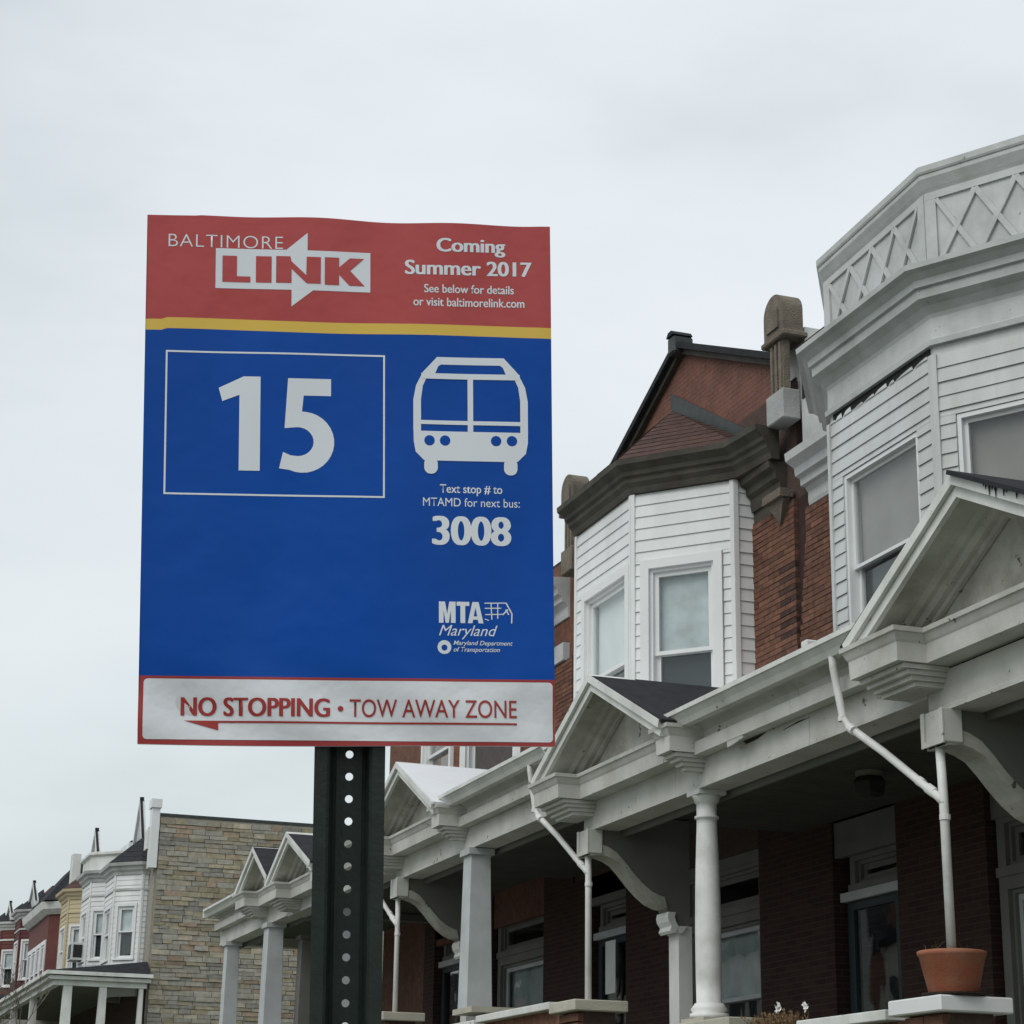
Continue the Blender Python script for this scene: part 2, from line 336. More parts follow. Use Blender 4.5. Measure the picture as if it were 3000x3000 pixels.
for a, b in zip(ys[:-1], ys[1:]):
    mb.add([(2.2, a, gz(a)+.01), (5.4, a, gz(a)+.75), (12, a, gz(a)+.75), (2.2, b, gz(b)+.01), (5.4, b, gz(b)+.75), (12, b, gz(b)+.75)], [(0, 1, 4, 3), (1, 2, 5, 4)])
struct('lawn', mb, 'grass_ground')

# ------------------------------------------------------------------ bus stop sign
def make_sign():
    O = Vector((.3415, 2.1903, 2.0353)); U = Vector((.96828, -.24849, .0262)).normalized(); V = Vector((-.0791, -.1522, .9856)); Vo = (V-U*V.dot(U)).normalized(); Nn = U.cross(Vo); V = Vector((-.0792, -.1523, .987)).normalized()
    base = Vector((.3415+.23*.968+.17, 2.1903-.06+.32, 0))
    t = thing('bus_stop_sign', 'blue, red and white bus stop sign on a perforated dark green steel post', 'bus stop sign', (O+U*.2305-Vo*(2.035/Vo.z)))
    def disp(u, v):
        a = .0011*math.sin(u*21+v*9)+.0008*math.sin(u*47-v*16+1.3)*(.4+.6*abs(v-.3)/.3)
        if v < .09: a += .0032*math.sin(u*34+.8+v*40)*math.exp(-((v-.03)/.04)**2)+.0026*math.exp(-((u-.40)/.03)**2)*math.exp(-((v-.05)/.03)**2)-.0026*math.exp(-((u-.05)/.025)**2)*math.exp(-((v-.04)/.03)**2)
        if v > .5: a += .0012*math.sin(u*33+2)*((v-.5)/.094)
        a += .0016*math.exp(-((u-.27-.25*(v-.2))/.03)**2)*math.exp(-((v-.20)/.16)**2)-.0014*math.exp(-((u-.12+.3*(v-.15))/.035)**2)*math.exp(-((v-.15)/.07)**2)+.0012*math.exp(-((u-.445)/.012)**2)
        return a
    def P(u, v, o=0.0):      # u,v in metres on the panel
        return O+U*u+V*v+Nn*(disp(u, v)+o)
    Wd, Hd = .457, .594
    edges = [0, .0045, .0735, .462, .4745, .594]
    mats = ['film_darkred', 'film_darkred', 'film_blue', 'film_yellow', 'film_red']
    def top(u): return .594+-.0002+.0008*math.sin(u*15-.9)+.0008*math.sin(u*41)*(u > .06)
    def bot(u): return -.0018*max(0, math.sin(u*9+.4))
    nu = 76; vsx = []; fs = []; mi = []; rows = []
    vv = []
    for a, b, m in zip(edges[:-1], edges[1:], range(5)):
        k = max(1, round((b-a)/.008))
        for i in range(k): vv.append((a+(b-a)*i/k, m))
    vv.append((Hd, 4))
    for v, m in vv:
        for i in range(nu+1):
            u = Wd*i/nu; q = v
            if v >= Hd: q = top(u)
            elif v <= 0: q = bot(u)
            elif abs(v-.462) < .001 or abs(v-.4745) < .001: q = v+.0009*math.sin(u*22+.5)-(.002 if u < .02 else 0)
            vsx.append(P(u, q))
    n = nu+1
    for j in range(len(vv)-1):
        for i in range(nu): fs.append((j*n+i, j*n+i+1, (j+1)*n+i+1, (j+1)*n+i)); mi.append(vv[j][1])
    me = bpy.data.meshes.new('sign_face'); me.from_pydata([v-t.location for v in vsx], [], fs)
    for m in mats: me.materials.append(M[m])
    for p, i in zip(me.polygons, mi): p.material_index = i; p.use_smooth = True
    pn = bpy.data.objects.new('sign_face', me); COL.objects.link(pn); pn.parent = t
    # white backing sheet with thickness
    mb = MB(); ring = [P(Wd*i/nu, bot(Wd*i/nu)) for i in range(nu+1)]+[P(Wd*i/nu, top(Wd*i/nu)) for i in range(nu, -1, -1)]
    bk = [P(Wd*i/nu, bot(Wd*i/nu))-Nn*.004-V*.0006 for i in range(nu+1)]+[P(Wd*i/nu, top(Wd*i/nu))-Nn*.004 for i in range(nu, -1, -1)]
    k = len(ring); mb.add(ring+bk, [(i, (i+1) % k, k+(i+1) % k, k+i) for i in range(k)]+[(k+i, k+i+1, k+k-2-i, k+k-1-i) for i in range(nu)])
    for i in range(12):   # folded film ears behind the lower corners
        pass
    part('backing_plate', mb, 'film_edge', t)
    def flat(name, polys, m, o=.0003, parent=pn, maxe=.008):   # polys in mm
        bm = bmesh.new()
        for pl in polys:
            vs_ = [bm.verts.new((x/1000, y/1000, 0)) for x, y in pl]; bm.faces.new(vs_)
        fin(name, bm, m, o, parent, maxe)
    def fin(name, bm, m, o, parent, maxe=.012):
        bm.normal_update()
        bmesh.ops.triangulate(bm, faces=bm.faces[:])
        for _ in range(16):
            le = [e_ for e_ in bm.edges if e_.calc_length() > maxe]
            if not le: break
            bmesh.ops.subdivide_edges(bm, edges=le, cuts=1); bmesh.ops.triangulate(bm, faces=bm.faces[:])
        for v in bm.verts: v.co = P(v.co.x, v.co.y, o+v.co.z)-t.location
        me = bpy.data.meshes.new(name); bm.to_mesh(me); bm.free(); me.materials.append(M[m]); ob = bpy.data.objects.new(name, me); COL.objects.link(ob); ob.parent = parent
        for p in me.polygons: p.use_smooth = True
        return ob
    def text(s, bx, m='film_print', bold=0.0, shear=0.0, o=.0003, sp=1.0, name='lettering'):
        cu = bpy.data.curves.new('t', 'FONT'); cu.body = s; cu.offset = min(bold, .004) if bold >= 0 else bold; cu.shear = shear; cu.space_character = sp; cu.resolution_u = 5
        ob = bpy.data.objects.new('t', cu); COL.objects.link(ob); bpy.context.view_layer.update()
        me = bpy.data.meshes.new_from_object(ob.evaluated_get(bpy.context.evaluated_depsgraph_get())); bpy.data.objects.remove(ob); bpy.data.curves.remove(cu)
        bm = bmesh.new(); bm.from_mesh(me); bpy.data.meshes.remove(me)
        xs = [v.co.x for v in bm.verts]; ys = [v.co.y for v in bm.verts]; x0, x1, y0, y1 = min(xs), max(xs), min(ys), max(ys)
        u0, v0, u1, v1 = [q/1000 for q in bx]
        hgt = v1-v0; bw = max(0.0, bold)*hgt*1.1; ks = (0,) if bw == 0 else ((-1, 1) if bw < .0006 else (-1, 0, 1))
        for v in bm.verts: v.co = Vector((u0+bw+(v.co.x-x0)/(x1-x0)*(u1-u0-2*bw), v0+(v.co.y-y0)/(y1-y0)*(v1-v0), 0))
        bm.normal_update(); bmesh.ops.triangulate(bm, faces=bm.faces[:])
        base_ = bm.faces[:]; zo = 0
        for i, k in enumerate(ks):
            g = base_ if i == len(ks)-1 else [q for q in bmesh.ops.duplicate(bm, geom=base_)['geom'] if isinstance(q, bmesh.types.BMFace)]
            for v in {v for f_ in g for v in f_.verts}: v.co.x += k*bw; v.co.z = i*.00004
        return fin(name, bm, m, o, pn, .009)
    def rect(x0, y0, x1, y1): return [(x0, y0), (x1, y0), (x1, y1), (x0, y1)]
    def rrect(x0, y0, x1, y1, r, k=6):
        o = []
        for cx, cy_, a0 in ((x1-r, y0+r, -90), (x1-r, y1-r, 0), (x0+r, y1-r, 90), (x0+r, y0+r, 180)):
            for i in range(k+1): a = R(a0+90*i/k); o.append((cx+r*math.cos(a), cy_+r*math.sin(a)))
        return o
    def disc(cx, cy_, r, k=20): return [(cx+r*math.cos(2*math.pi*i/k), cy_+r*math.sin(2*math.pi*i/k)) for i in range(k)]
    # white notice panel
    flat('notice_panel', [rrect(5.4, 4.4, 454.6, 70.4, 4.5)], 'film_white', .0004, maxe=.006)
    text('NO STOPPING', (45.6, 30.2, 208.3, 50.6), 'film_ink_red', .034, o=.0010)
    flat('lettering', [disc(219.8, 39.5, 3.1)], 'film_ink_red', .0010)
    text('TOW AWAY ZONE', (229.8, 30.4, 414.3, 50.2), 'film_ink_red', .002, o=.0010)
    flat('arrow', [rect(84, 22.9, 414.3, 25.1), [(49.3, 25.1), (86.5, 14.8), (86.5, 25.1)]], 'film_ink_red', .0010)
    # red header
    text('BALTIMORE', (24.2, 557.2, 152.6, 571.8), 'film_print', -.012, sp=1.08)
    flat('logo', [rect(77.2, 510.2, 251.3, 556.4), [(153.5, 554), (180.2, 576.8), (180.2, 556), (166, 552)], [(162.6, 511.5), (162.6, 490.9), (188.5, 511.5)]], 'film_print', .0003)
    flat('lettering', [[(84.8, 548), (101, 548), (101, 524.5), (116.2, 524.5), (116.2, 517.6), (84.8, 517.6)],
                       rect(122.3, 517.8, 139.9, 548.4),
                       [(145, 549), (161, 549), (162, 543.5), (179, 527.5), (179.3, 549), (195.3, 549), (195.3, 518), (179.6, 518), (162.4, 534.5), (162.4, 518), (145, 518)],
                       [(199.8, 549.2), (216, 549.2), (216, 538), (228, 549.2), (244.2, 549.2), (228.5, 534.5), (245, 517.2), (227.5, 517.2), (216, 529.5), (216, 517.2), (199.8, 517.2)]], 'film_red', .0006)
    text('Coming', (326.4, 555.2, 405.3, 576.2), 'film_print', .035)
    text('Summer 2017', (290.5, 533, 435.4, 550), 'film_print', .04)
    text('See below for details', (312.4, 512.2, 414.7, 522), 'film_print', .015)
    text('or visit baltimorelink.com', (300.1, 496.6, 426.7, 506.6), 'film_print', .015)
    # blue field
    x0, y0, x1, y1, w = 23.2, 274.4, 268, 437.6, 2.0
    flat('border_line', [rect(x0, y0, x1, y0+w), rect(x0, y1-w, x1, y1), rect(x0, y0+w, x0+w, y1-w), rect(x1-w, y0+w, x1, y1-w)], 'film_print')
    flat('route_number', [[(105.5, 302.7), (128.8, 302.7), (128.8, 409.5), (110, 409.5), (82.3, 396), (86.5, 381), (105.5, 388.5)]], 'film_print')
    five = [(159.5, 408.4), (207.5, 408.4), (207.5, 389), (177, 389), (175.3, 370.8)]
    oc = (176, 336)
    five += [(oc[0]+35.4*math.cos(R(a)), oc[1]+34.6*math.sin(R(a))) for a in range(84, -125, -11)]
    five += [(150.2, 306.0), (154.5, 324.5), (163, 320.8)]
    five += [(170.5+18*math.cos(R(a)), 336.5+16.4*math.sin(R(a))) for a in range(-88, 95, 14)]
    five += [(156, 351.5)]
    flat('route_number', [five], 'film_print')
    # bus pictogram built from strips
    def ring2(outer, inner): return [[outer[i], outer[(i+1) % len(outer)], inner[(i+1) % len(inner)], inner[i]] for i in range(len(outer))]
    def bus_out(g): 
        L_ = [(300+g, 352), (300+g, 388), (303+g*.9, 404), (311+g*.7, 420-g*.3), (327+g*.5, 437.5-g)]
        R_ = [(729.6-x, y) for x, y in L_][::-1]; return L_+R_
    o_, i_ = bus_out(0), bus_out(8.6)
    polys = [[o_[i], o_[i+1], i_[i+1], i_[i]] for i in range(len(o_)-1)]
    low = [(300.2, 352), (429.6, 352), (429.4, 340), (427, 328), (418, 319), (416.5, 318.4), (313, 318.4), (311.5, 319), (302.6, 328), (300.4, 340)]
    hd = [(318.2, 341.2), (335.8, 341.4), (393.4, 342), (411.4, 342.3)]
    # lower body around lamps: horizontal strips with holes through blue discs set proud
    polys += [low, rect(308, 359.8, 421.6, 364.4), rect(361.4, 352, 367.6, 414), rect(309, 412.2, 420.6, 418.6)]
    polys += [[(313, 412), (325, 419), (330, 431), (322, 431)], [(416.6, 412), (404.6, 419), (399.6, 431), (407.6, 431)]]
    for cx in (319.8, 409.8): polys += [rrect(cx-7.6, 303.2, cx+7.6, 322, 7)]
    for i_, pl in enumerate(polys): flat('bus_symbol', [pl], 'film_print', .0003+.00003*i_)
    [flat('bus_symbol', [disc(x, y, 6.0)], 'film_blue', .0006) for x, y in hd]
    text('Text stop # to', (329.8, 278.8, 400.1, 291.6), 'film_print', .008)
    text('MTAMD for next bus:', (310.7, 266.6, 419.8, 276.2), 'film_print', 0.0)
    text('3008', (320.8, 222.8, 409.9, 255.6), 'film_print', .045)
    flat('logo', [[(328.2, 135.6), (333.4, 135.6), (333.4, 150), (335.6, 135.6), (339.2, 135.6), (341.6, 150), (341.6, 135.6), (346.8, 135.6), (346.8, 159.3), (339.8, 159.3), (337.4, 145.5), (335.0, 159.3), (328.2, 159.3)]], 'film_print')
    flat('logo', [[(352.2, 135.6), (357.6, 135.6), (357.6, 154.8), (362.2, 154.8), (362.2, 159.3), (348, 159.3), (348, 154.8), (352.2, 154.8)]], 'film_print')
    flat('logo', [[(360.4, 135.6), (365.6, 135.6), (366.4, 139.6), (371.6, 139.6), (372.4, 135.6), (378, 135.6), (372.6, 159.3), (365.6, 159.3)]], 'film_print')
    flat('logo', [[(367.2, 143.5), (370.8, 143.5), (369.0, 153)]], 'film_blue', .0006)
    st = [[(379, 158.8), (404, 159.3), (404, 158.2), (379, 157.7)], [(379.5, 153), (398, 153.5), (398, 152.4), (379.5, 151.9)], [(380, 146), (399, 146.6), (399, 145.5), (380, 144.9)],
          [(386, 158), (387.2, 158), (388, 140), (386.8, 140)], [(393.5, 158), (394.7, 158), (394.5, 141), (393.3, 141)], [(404, 159.3), (410.6, 147), (409.2, 146.6), (403, 158)],
          [(410.6, 147), (410.2, 136), (408.8, 136), (409.2, 147)], [(399, 146), (405, 152), (406, 151), (400, 145)], [(379.6, 141), (384, 139.5), (384, 138.5), (379.6, 140)], [(403.5, 152), (407, 146), (405.8, 145.4), (402.4, 151)]]
    flat('logo', st, 'film_print')
    text('Maryland', (328.2, 117.6, 393.7, 133.2), 'film_print', .0, .35, name='lettering')
    flat('logo', ring2(disc(334.3, 108.6, 7.7, 24), disc(334.3, 108, 3.4, 24)), 'film_print')
    text('Maryland Department', (344.4, 109.6, 410.4, 116), 'film_print', .004, .25)
    text('of Transportation', (344.4, 102.2, 396.1, 108.8), 'film_print', .004, .25)
    # U channel post
    def Q(u, o, v): return O+U*(u/1000)+Vo*v+Nn*(o/1000)
    mb = MB(); v0, v1 = -2.035/Vo.z, .56
    prof = [(191.6, -9), (205.5, -9), (208.6, -12), (212.8, -33), (216.4, -36)]
    profr = [(461-a, b) for a, b in prof]
    for pr in (prof, profr):
        inn = [(u+(0 if i else 0), o-3.2) for i, (u, o) in enumerate(pr)]
        poly = pr+inn[::-1]; mb.add([Q(u, o, v0) for u, o in poly]+[Q(u, o, v1) for u, o in poly],
            [(i, (i+1) % 10, 10+(i+1) % 10, 10+i) for i in range(10)]+[tuple(range(10))[::-1], tuple(range(10, 20))])
    pit = .0246; vc = -.0096; c = vc
    while c-pit/2 > v0: c -= pit
    cells = []
    while c+pit/2 < v1: cells.append(c); c += pit
    kk = 16; rr = 4.35
    for c in cells:
        sq = []
        for i in range(kk):
            a = 2*math.pi*i/kk; dx, dy = math.cos(a), math.sin(a); s_ = 1/max(abs(dx), abs(dy)); sq.append((230.5+dx*s_*14.1, dy*s_*pit/2*1000))
        ci = [(230.5+rr*math.cos(2*math.pi*i/kk), rr*math.sin(2*math.pi*i/kk)) for i in range(kk)]
        vs_ = [Q(u, -36, c+v/1000) for u, v in sq]+[Q(u, -36, c+v/1000) for u, v in ci]+[Q(u, -39.2, c+v/1000) for u, v in ci]+[Q(u, -39.2, c+v/1000) for u, v in sq]
        fs_ = []
        for i in range(kk): j = (i+1) % kk; fs_ += [(i, j, kk+j, kk+i), (kk+i, kk+j, 2*kk+j, 2*kk+i), (2*kk+i, 2*kk+j, 3*kk+j, 3*kk+i)]
        mb.add(vs_, fs_)
    part('post', mb, 'post_green', t)
    mb = MB()
    for vb in (.06, .53):
        mb = MB().tube([Q(230.5, -39.2, vb), Q(230.5, -45, vb)], .008, 6); part('bolt', mb, 'zinc', t)
make_sign()

# ------------------------------------------------------------------ row houses (near row)
FY = Vector
def rake(root, name, m, X0, ya, za, ym, zm, yb, zb, prof):   # prof [(x offset, n)], n down from the roof line
    mb = MB(); mb.sweep([(ya, za), (ym, zm), (yb, zb)], [(n, x) for x, n in prof], lambda u, v, h: (X0+h, u, v)); return part(name, mb, m, root)

def pediment(root, yr, yl, yc, zf, za, white=True, roofm='roof_black', drips=False, depth=1.6, small=False, cb=True):
    """porch gable: yr near foot, yl far foot, yc apex, zf foot height, za apex height (outer edge, X=5.60)"""
    pd = part('pediment', MB().prism([(5.96, yr+.16, zf-.03), (5.96, yl-.16, zf-.03), (5.96, yc, za-.12)], (.04, 0, 0)), 'trim_aged', root)
    k = .8 if small else 1
    wm = 'trim_white'
    # path near foot -> apex -> far foot; left normal of +Y direction is up
    T = [(yr, zf), (yc, za), (yl, zf)]
    def sw(nm, m, pr): mb = MB(); mb.sweep(T, [(n, x) for x, n in pr], lambda u, v, h: (h, u, v)); return part(nm, mb, m, pd)
    sw('rake_board', wm, [(5.60, .012), (5.60, -.045*k), (5.98, -.045*k), (5.98, .012)])
    sw('rake_fascia', wm, [(5.628, -.049*k), (5.628, -.105*k), (5.66, -.105*k), (5.66, -.049*k)])
    sw('rake_soffit', 'trim_aged', [(5.664, -.075*k), (5.664, -.097*k), (5.80, -.099*k), (5.83, -.12*k), (5.86, -.12*k), (5.885, -.145*k), (5.92, -.145*k), (5.925, -.172*k), (5.955, -.172*k), (5.955, -.075*k)])
    # roof planes
    for (a, b, c, d) in ((yr-.03, zf-.0, yc, za), (yc, za, yl+.03, zf)):
        dy, dz = c-a, d-b; ln = math.hypot(dy, dz); ny, nz = -dz/ln, dy/ln
        if nz < 0: ny, nz = -ny, -nz
        t = .028; q = [(5.575, a+ny*.003, b+nz*.003), (5.575, c+ny*.003, d+nz*.003), (5.575, c+ny*(t), d+nz*t), (5.575, a+ny*t, b+nz*t)]
        part('pediment_roof', MB().prism([(v[0]+(-.004 if drips and a < yc-.01 else .03), v[1], v[2]+(.0 if drips and a < yc-.01 else -.018)) for v in q], (depth, 0, 0)), roofm, pd)
    if drips:
        rnd = random.Random(3)
        for i in range(9):
            y = yc-.32-rnd.random()*.35; z = za-(yc-y)*(za-zf)/(yc-yr)
            part('tar_drip', MB().tube([(5.594, y, z+.02), (5.592, y+rnd.uniform(-.005, .005), z-.005-rnd.random()**3*.07)], [.007, .002], 5), 'roof_black', pd)
    # horizontal cornice with end blocks
    e1 = .44 if not small else .2
    P = [(5.97, yr-.03), (5.66, yr-.03), (5.66, yr+.20), (5.80, yr+.20), (5.80, yl-.58), (5.62, yl-.58), (5.62, yl-.0), (5.97, yl-.0)]
    P = [(5.97, yr-.03), (5.67, yr-.03), (5.67, yr+.20), (5.815, yr+.20), (5.815, yl-.56), (5.63, yl-.56), (5.63, yl-.02), (5.97, yl-.02)]
    b = zf-.10
    part('pediment_cornice', MB().plan(P, [(-.17, b-.105), (0, b-.105), (.004, b-.0), (.012, b+.012), (.03, b+.05), (.042, b+.055), (.045, b+.082), (-.17, b+.088)]), 'beam_aged', pd)
    for (ya, yb, xo) in ((yl-.55, yl-.03, 5.66), (yr-.02, yr+.19, 5.70)):
        for i in range(4):
            part('corbel_step', MB().box(xo+.035*i+.02, ya+.02*i+.01, b-.135-.028*i, 5.97, yb-.02*i-.01, b-.108-.028*i), 'beam_aged', pd)
    return pd

def porch(root, p, dz, yb=None, ya=None, roofm='roof_black', ped=None, stepm='beam_aged', gut_y=None, pipe=True, drips=False):
    """porch bay between party lines p and p+5.3; sits dz above the first one"""
    ya = p+.13 if ya is None else ya; yb = p+5.43 if yb is None else yb; q = p+5.3
    # beam: face board with reveal lines
    nb = 3; cuts = [ya+(yb-ya)*t for t in (0, .27, .66, 1)]
    for a_, b_ in zip(cuts[:-1], cuts[1:]): part('porch_beam', MB().plan([(5.96+random.uniform(-.002, .002), a_+.0015), (5.96, b_-.0015)], [(-.22, 4.175+dz), (0, 4.175+dz), (0, 4.20+dz), (-.004, 4.204+dz), (-.004, 4.40+dz), (-.22, 4.40+dz)]), 'beam_aged', root)
    part('inner_trim', MB().box(6.20, ya, 4.13+dz, 6.225, yb, 4.31+dz), 'panel_shaded', root)
    g0, g1 = gut_y or (p+.45, q-2.12)
    gm_ = g0+(g1-g0)*.43
    for a_, b_ in ((g0, gm_-.0015), (gm_+.0015, g1)): part('frieze', MB().plan([(5.90, a_), (5.90+random.uniform(-.002, .003), b_)], [(-.2, 4.401+dz), (-.058, 4.401+dz), (-.058, 4.378+dz), (.038, 4.378+dz), (.040, 4.468+dz), (.02, 4.476+dz), (-.02, 4.482+dz), (-.03, 4.51+dz), (-.02, 4.545+dz), (.04, 4.585+dz), (.06, 4.61+dz), (-.2, 4.62+dz)]), 'beam_aged', root)
    part('gutter', MB().plan([(5.80, g0-.02), (5.80, g1+.02)], [(0, 4.565+dz), (.055, 4.565+dz), (.075, 4.60+dz), (.105, 4.635+dz), (.118, 4.64+dz), (.118, 4.672+dz), (.108, 4.672+dz), (.105, 4.65+dz), (.06, 4.60+dz), (.0, 4.60+dz)]), 'trim_white', root)
    part('drip_edge', MB().plan([(5.80, g0), (5.80, g1)], [(-.2, 4.665+dz), (.0, 4.655+dz), (.03, 4.645+dz), (.03, 4.68+dz), (0, 4.69+dz), (-.2, 4.70+dz)]), 'trim_white', root)
    # roof slab
    part('porch_roof', MB().prism([(5.79, g0, 4.695+dz), (7.86, g0, 5.18+dz), (7.86, g0, 5.215+dz), (5.77, g0, 4.72+dz)], (0, g1-g0, 0)), roofm, root)
    for a_, b_ in ((ya, g0-.001), (g1+.001, yb)):
        if b_-a_ > .05: part('porch_roof', MB().prism([(6.12, a_, 4.775+dz), (7.86, a_, 5.18+dz), (7.86, a_, 5.215+dz), (6.12, a_, 4.80+dz)], (0, b_-a_, 0)), roofm, root)
    # ceiling
    y = ya
    cm = {}
    while y < yb-.01:
        w = min(.088, yb-y-.002)
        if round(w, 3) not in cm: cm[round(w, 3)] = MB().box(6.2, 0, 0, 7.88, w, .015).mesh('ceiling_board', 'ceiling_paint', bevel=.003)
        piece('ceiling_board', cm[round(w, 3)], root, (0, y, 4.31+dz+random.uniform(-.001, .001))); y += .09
    root_o = origin(root)
    if ped: pediment(root, *ped, roofm=roofm, drips=drips)

# ceiling boards are modelled round x = 6.2..7.88 in world space, so shift their origin
_piece = piece
def piece(name, me, parent, loc, rot=(0, 0, 0)):
    return _piece(name, me, parent, loc, rot)

def bracket(root, p, dz, ztop=0):
    y0, y1 = p-.10, p+.11
    # hanging block in front
    part('hanging_block', MB().box(5.91, y0-.01, 3.985+dz, 6.03, y1+.01, 4.178+dz), 'beam_aged', root, bevel=.006)
    part('hanging_block_frame', MB().box(5.900, y0-.012, 3.98+dz, 5.909, y0+.025, 4.178+dz).box(5.900, y1-.025, 3.98+dz, 5.909, y1+.012, 4.178+dz).box(5.900, y0+.026, 3.98+dz, 5.909, y1-.026, 4.01+dz), 'beam_aged', root)
    c = [(5.93, 3.975), (6.03, 3.985), (6.10, 3.965), (6.17, 3.93), (6.24, 3.86), (6.31, 3.78), (6.39, 3.70), (6.47, 3.64), (6.54, 3.61), (6.585, 3.60)]
    sc = [(6.60, 3.565), (6.59, 3.53), (6.60, 3.49), (6.625, 3.455), (6.612, 3.42), (6.63, 3.40), (6.66, 3.405), (6.675, 3.43), (6.70, 3.46)]
    poly = [(x, z+dz) for x, z in c+sc]+[(6.79, 3.46+dz), (6.79, 4.30+dz), (6.04, 4.30+dz), (6.04, 4.178+dz), (5.93, 4.178+dz)]
    part('porch_bracket', MB().prism([(x, y0+.02, z) for x, z in poly], (0, y1-y0-.04, 0)), 'panel_shaded', root)  # spandrel's shade is painted in with the dark trim colour
    rib = [(x, z+dz) for x, z in c]; top = [(x-.02, z+.085) for x, z in rib]; top[0] = (5.93, rib[0][1]+.085)
    mb = MB(); ring = rib+top[::-1]; mb.prism([(x, y0, z-.006) for x, z in ring], (0, y1-y0, 0)); part('bracket_rib', mb, 'trim_aged', root)
    mb = MB(); s2 = [(x, z+dz) for x, z in sc]; ring = [(x-.008, z) for x, z in s2]+[(x+.055, z) for x, z in s2[::-1]]
    mb.prism([(x, y0-.01, z) for x, z in ring], (0, y1-y0+.02, 0)); part('bracket_scroll', mb, 'trim_white', root)
    # half post behind
    part('half_post', MB().box(6.685, y0+.01, 2.62+dz, 6.80, y1-.01, 3.46+dz), 'trim_white', root)
    part('half_post_base', MB().prism([(6.60, y0-.05, 2.585+dz), (6.60, y0-.05, 2.62+dz), (6.66, y0-.02, 2.65+dz), (6.68, y0, 2.70+dz), (6.81, y0, 2.70+dz), (6.81, y0-.05, 2.585+dz)], (0, y1-y0+.08, 0)), 'trim_white', root)

def downspout(root, p, dz, dz2):
    """from gutter end down, slanting back to the pier, then vertical"""
    a = [(5.76, p+.86, 4.57+dz2), (5.77, p+.87, 4.50+dz2), (5.80, p+.83, 4.20+dz2), (5.82, p+.79, 4.13+dz2), (5.88, p+.50, 3.93+dz2), (5.94, p+.03, 3.60+dz2), (5.955, p+.0, 3.56+dz2)]
    part('downspout', MB().tube(a, .024, 12), 'pipe_white', root, smooth=True)
    part('downspout', MB().tube([(5.955, p+.02, 4.02+dz), (5.955, p+.005, 3.58+dz2), (5.955, p, (2.82 if p < 10 else 2.53)+dz)], .026, 12), 'pipe_white', root, smooth=True)
    for c, d, r in ((a[3], (0.0, -.06, -.035), .029), (a[2], (0, 0, -.03), .029), ((5.928, p+.12, 3.665+dz2), (.012, -.05, -.036), .030), ((5.955, p, 3.50+dz2), (0, 0, -.03), .031), ((5.918, p+.2, 3.72+dz2), (.01, -.03, -.022), .028)):
        part('pipe_collar', MB().tube([c, (c[0]+d[0], c[1]+d[1], c[2]+d[2])], r, 12), 'pipe_white', root)

def pier(root, p, zt, capm='stone_cap', wide=.56):
    y0 = p-.13; y1 = y0+wide
    part('pier_cap', MB().box(5.79, y0, zt-.085, 6.24, y1, zt), capm, root, bevel=.008)
    core = part('brick_pier', MB().box(5.88, y0+.08, gz(p)+.5, 6.16, y1-.08, zt-.0855), 'mortar', root)
    z = zt-.16
    while z > zt-.62:
        for i in range(2):
            ln = (y1-y0-.16-.01)/2; piece('brick', brick_mesh(round(ln, 2), .064, .05, 'brick', random.randint(0, 3)), core, (5.872, y0+.08+ln/2+i*(ln+.01), z+.033))
        z -= .075

def round_column(root, y, z0, z1):
    c = (6.06, y, 0); r = .088; h = z1-z0
    prof = [(.0, z0), (.135, z0), (.135, z0+.03), (.115, z0+.035), (.128, z0+.06), (.11, z0+.085), (.10, z0+.10)]
    for i in range(9): t = i/8; prof.append((r+.006*math.sin(t*math.pi)-.016*t**2, z0+.10+(h-.34)*t))
    rt = r-.016
    prof += [(rt, z1-.20), (rt+.014, z1-.195), (rt+.014, z1-.18), (rt, z1-.175), (rt, z1-.09), (rt+.012, z1-.085), (rt+.022, z1-.05), (rt+.032, z1-.035), (0, z1-.035)]
    part('porch_column', MB().lathe(c, prof[1:-1], 40), 'pipe_white', root, smooth=True)
    part('column_cap', MB().box(5.955, y-.105, z1-.034, 6.165, y+.105, z1-.001), 'trim_white', root)
def square_column(root, y, z0, z1, x0=5.93, dep=.36, w0=.21, w1=.30, m='porch_grey'):
    h0, h1 = w0/2, w1/2; d0 = dep*1.3
    mb = MB().hexa([(x0-.02, y-h0, z0), (x0-.02+d0, y-h0, z0), (x0-.02+d0, y+h0, z0), (x0-.02, y+h0, z0), (x0, y-h1, z1), (x0+dep, y-h1, z1), (x0+dep, y+h1, z1), (x0, y+h1, z1)])
    part('porch_column', mb, m, root, bevel=.004)
    part('column_cap', MB().box(x0-.03, y-h1-.03, z1-.06, x0+dep+.03, y+h1+.03, z1-.001), m, root)

def knee_wall(root, y0, y1, zt, m='trim_white'):
    part('knee_wall_cap', MB().box(5.86, y0, zt-.06, 6.26, y1, zt), m, root, bevel=.006)
    part('knee_wall', MB().box(5.95, y0, gz(y0)+.4, 6.17, y1, zt-.061), 'brick', root)

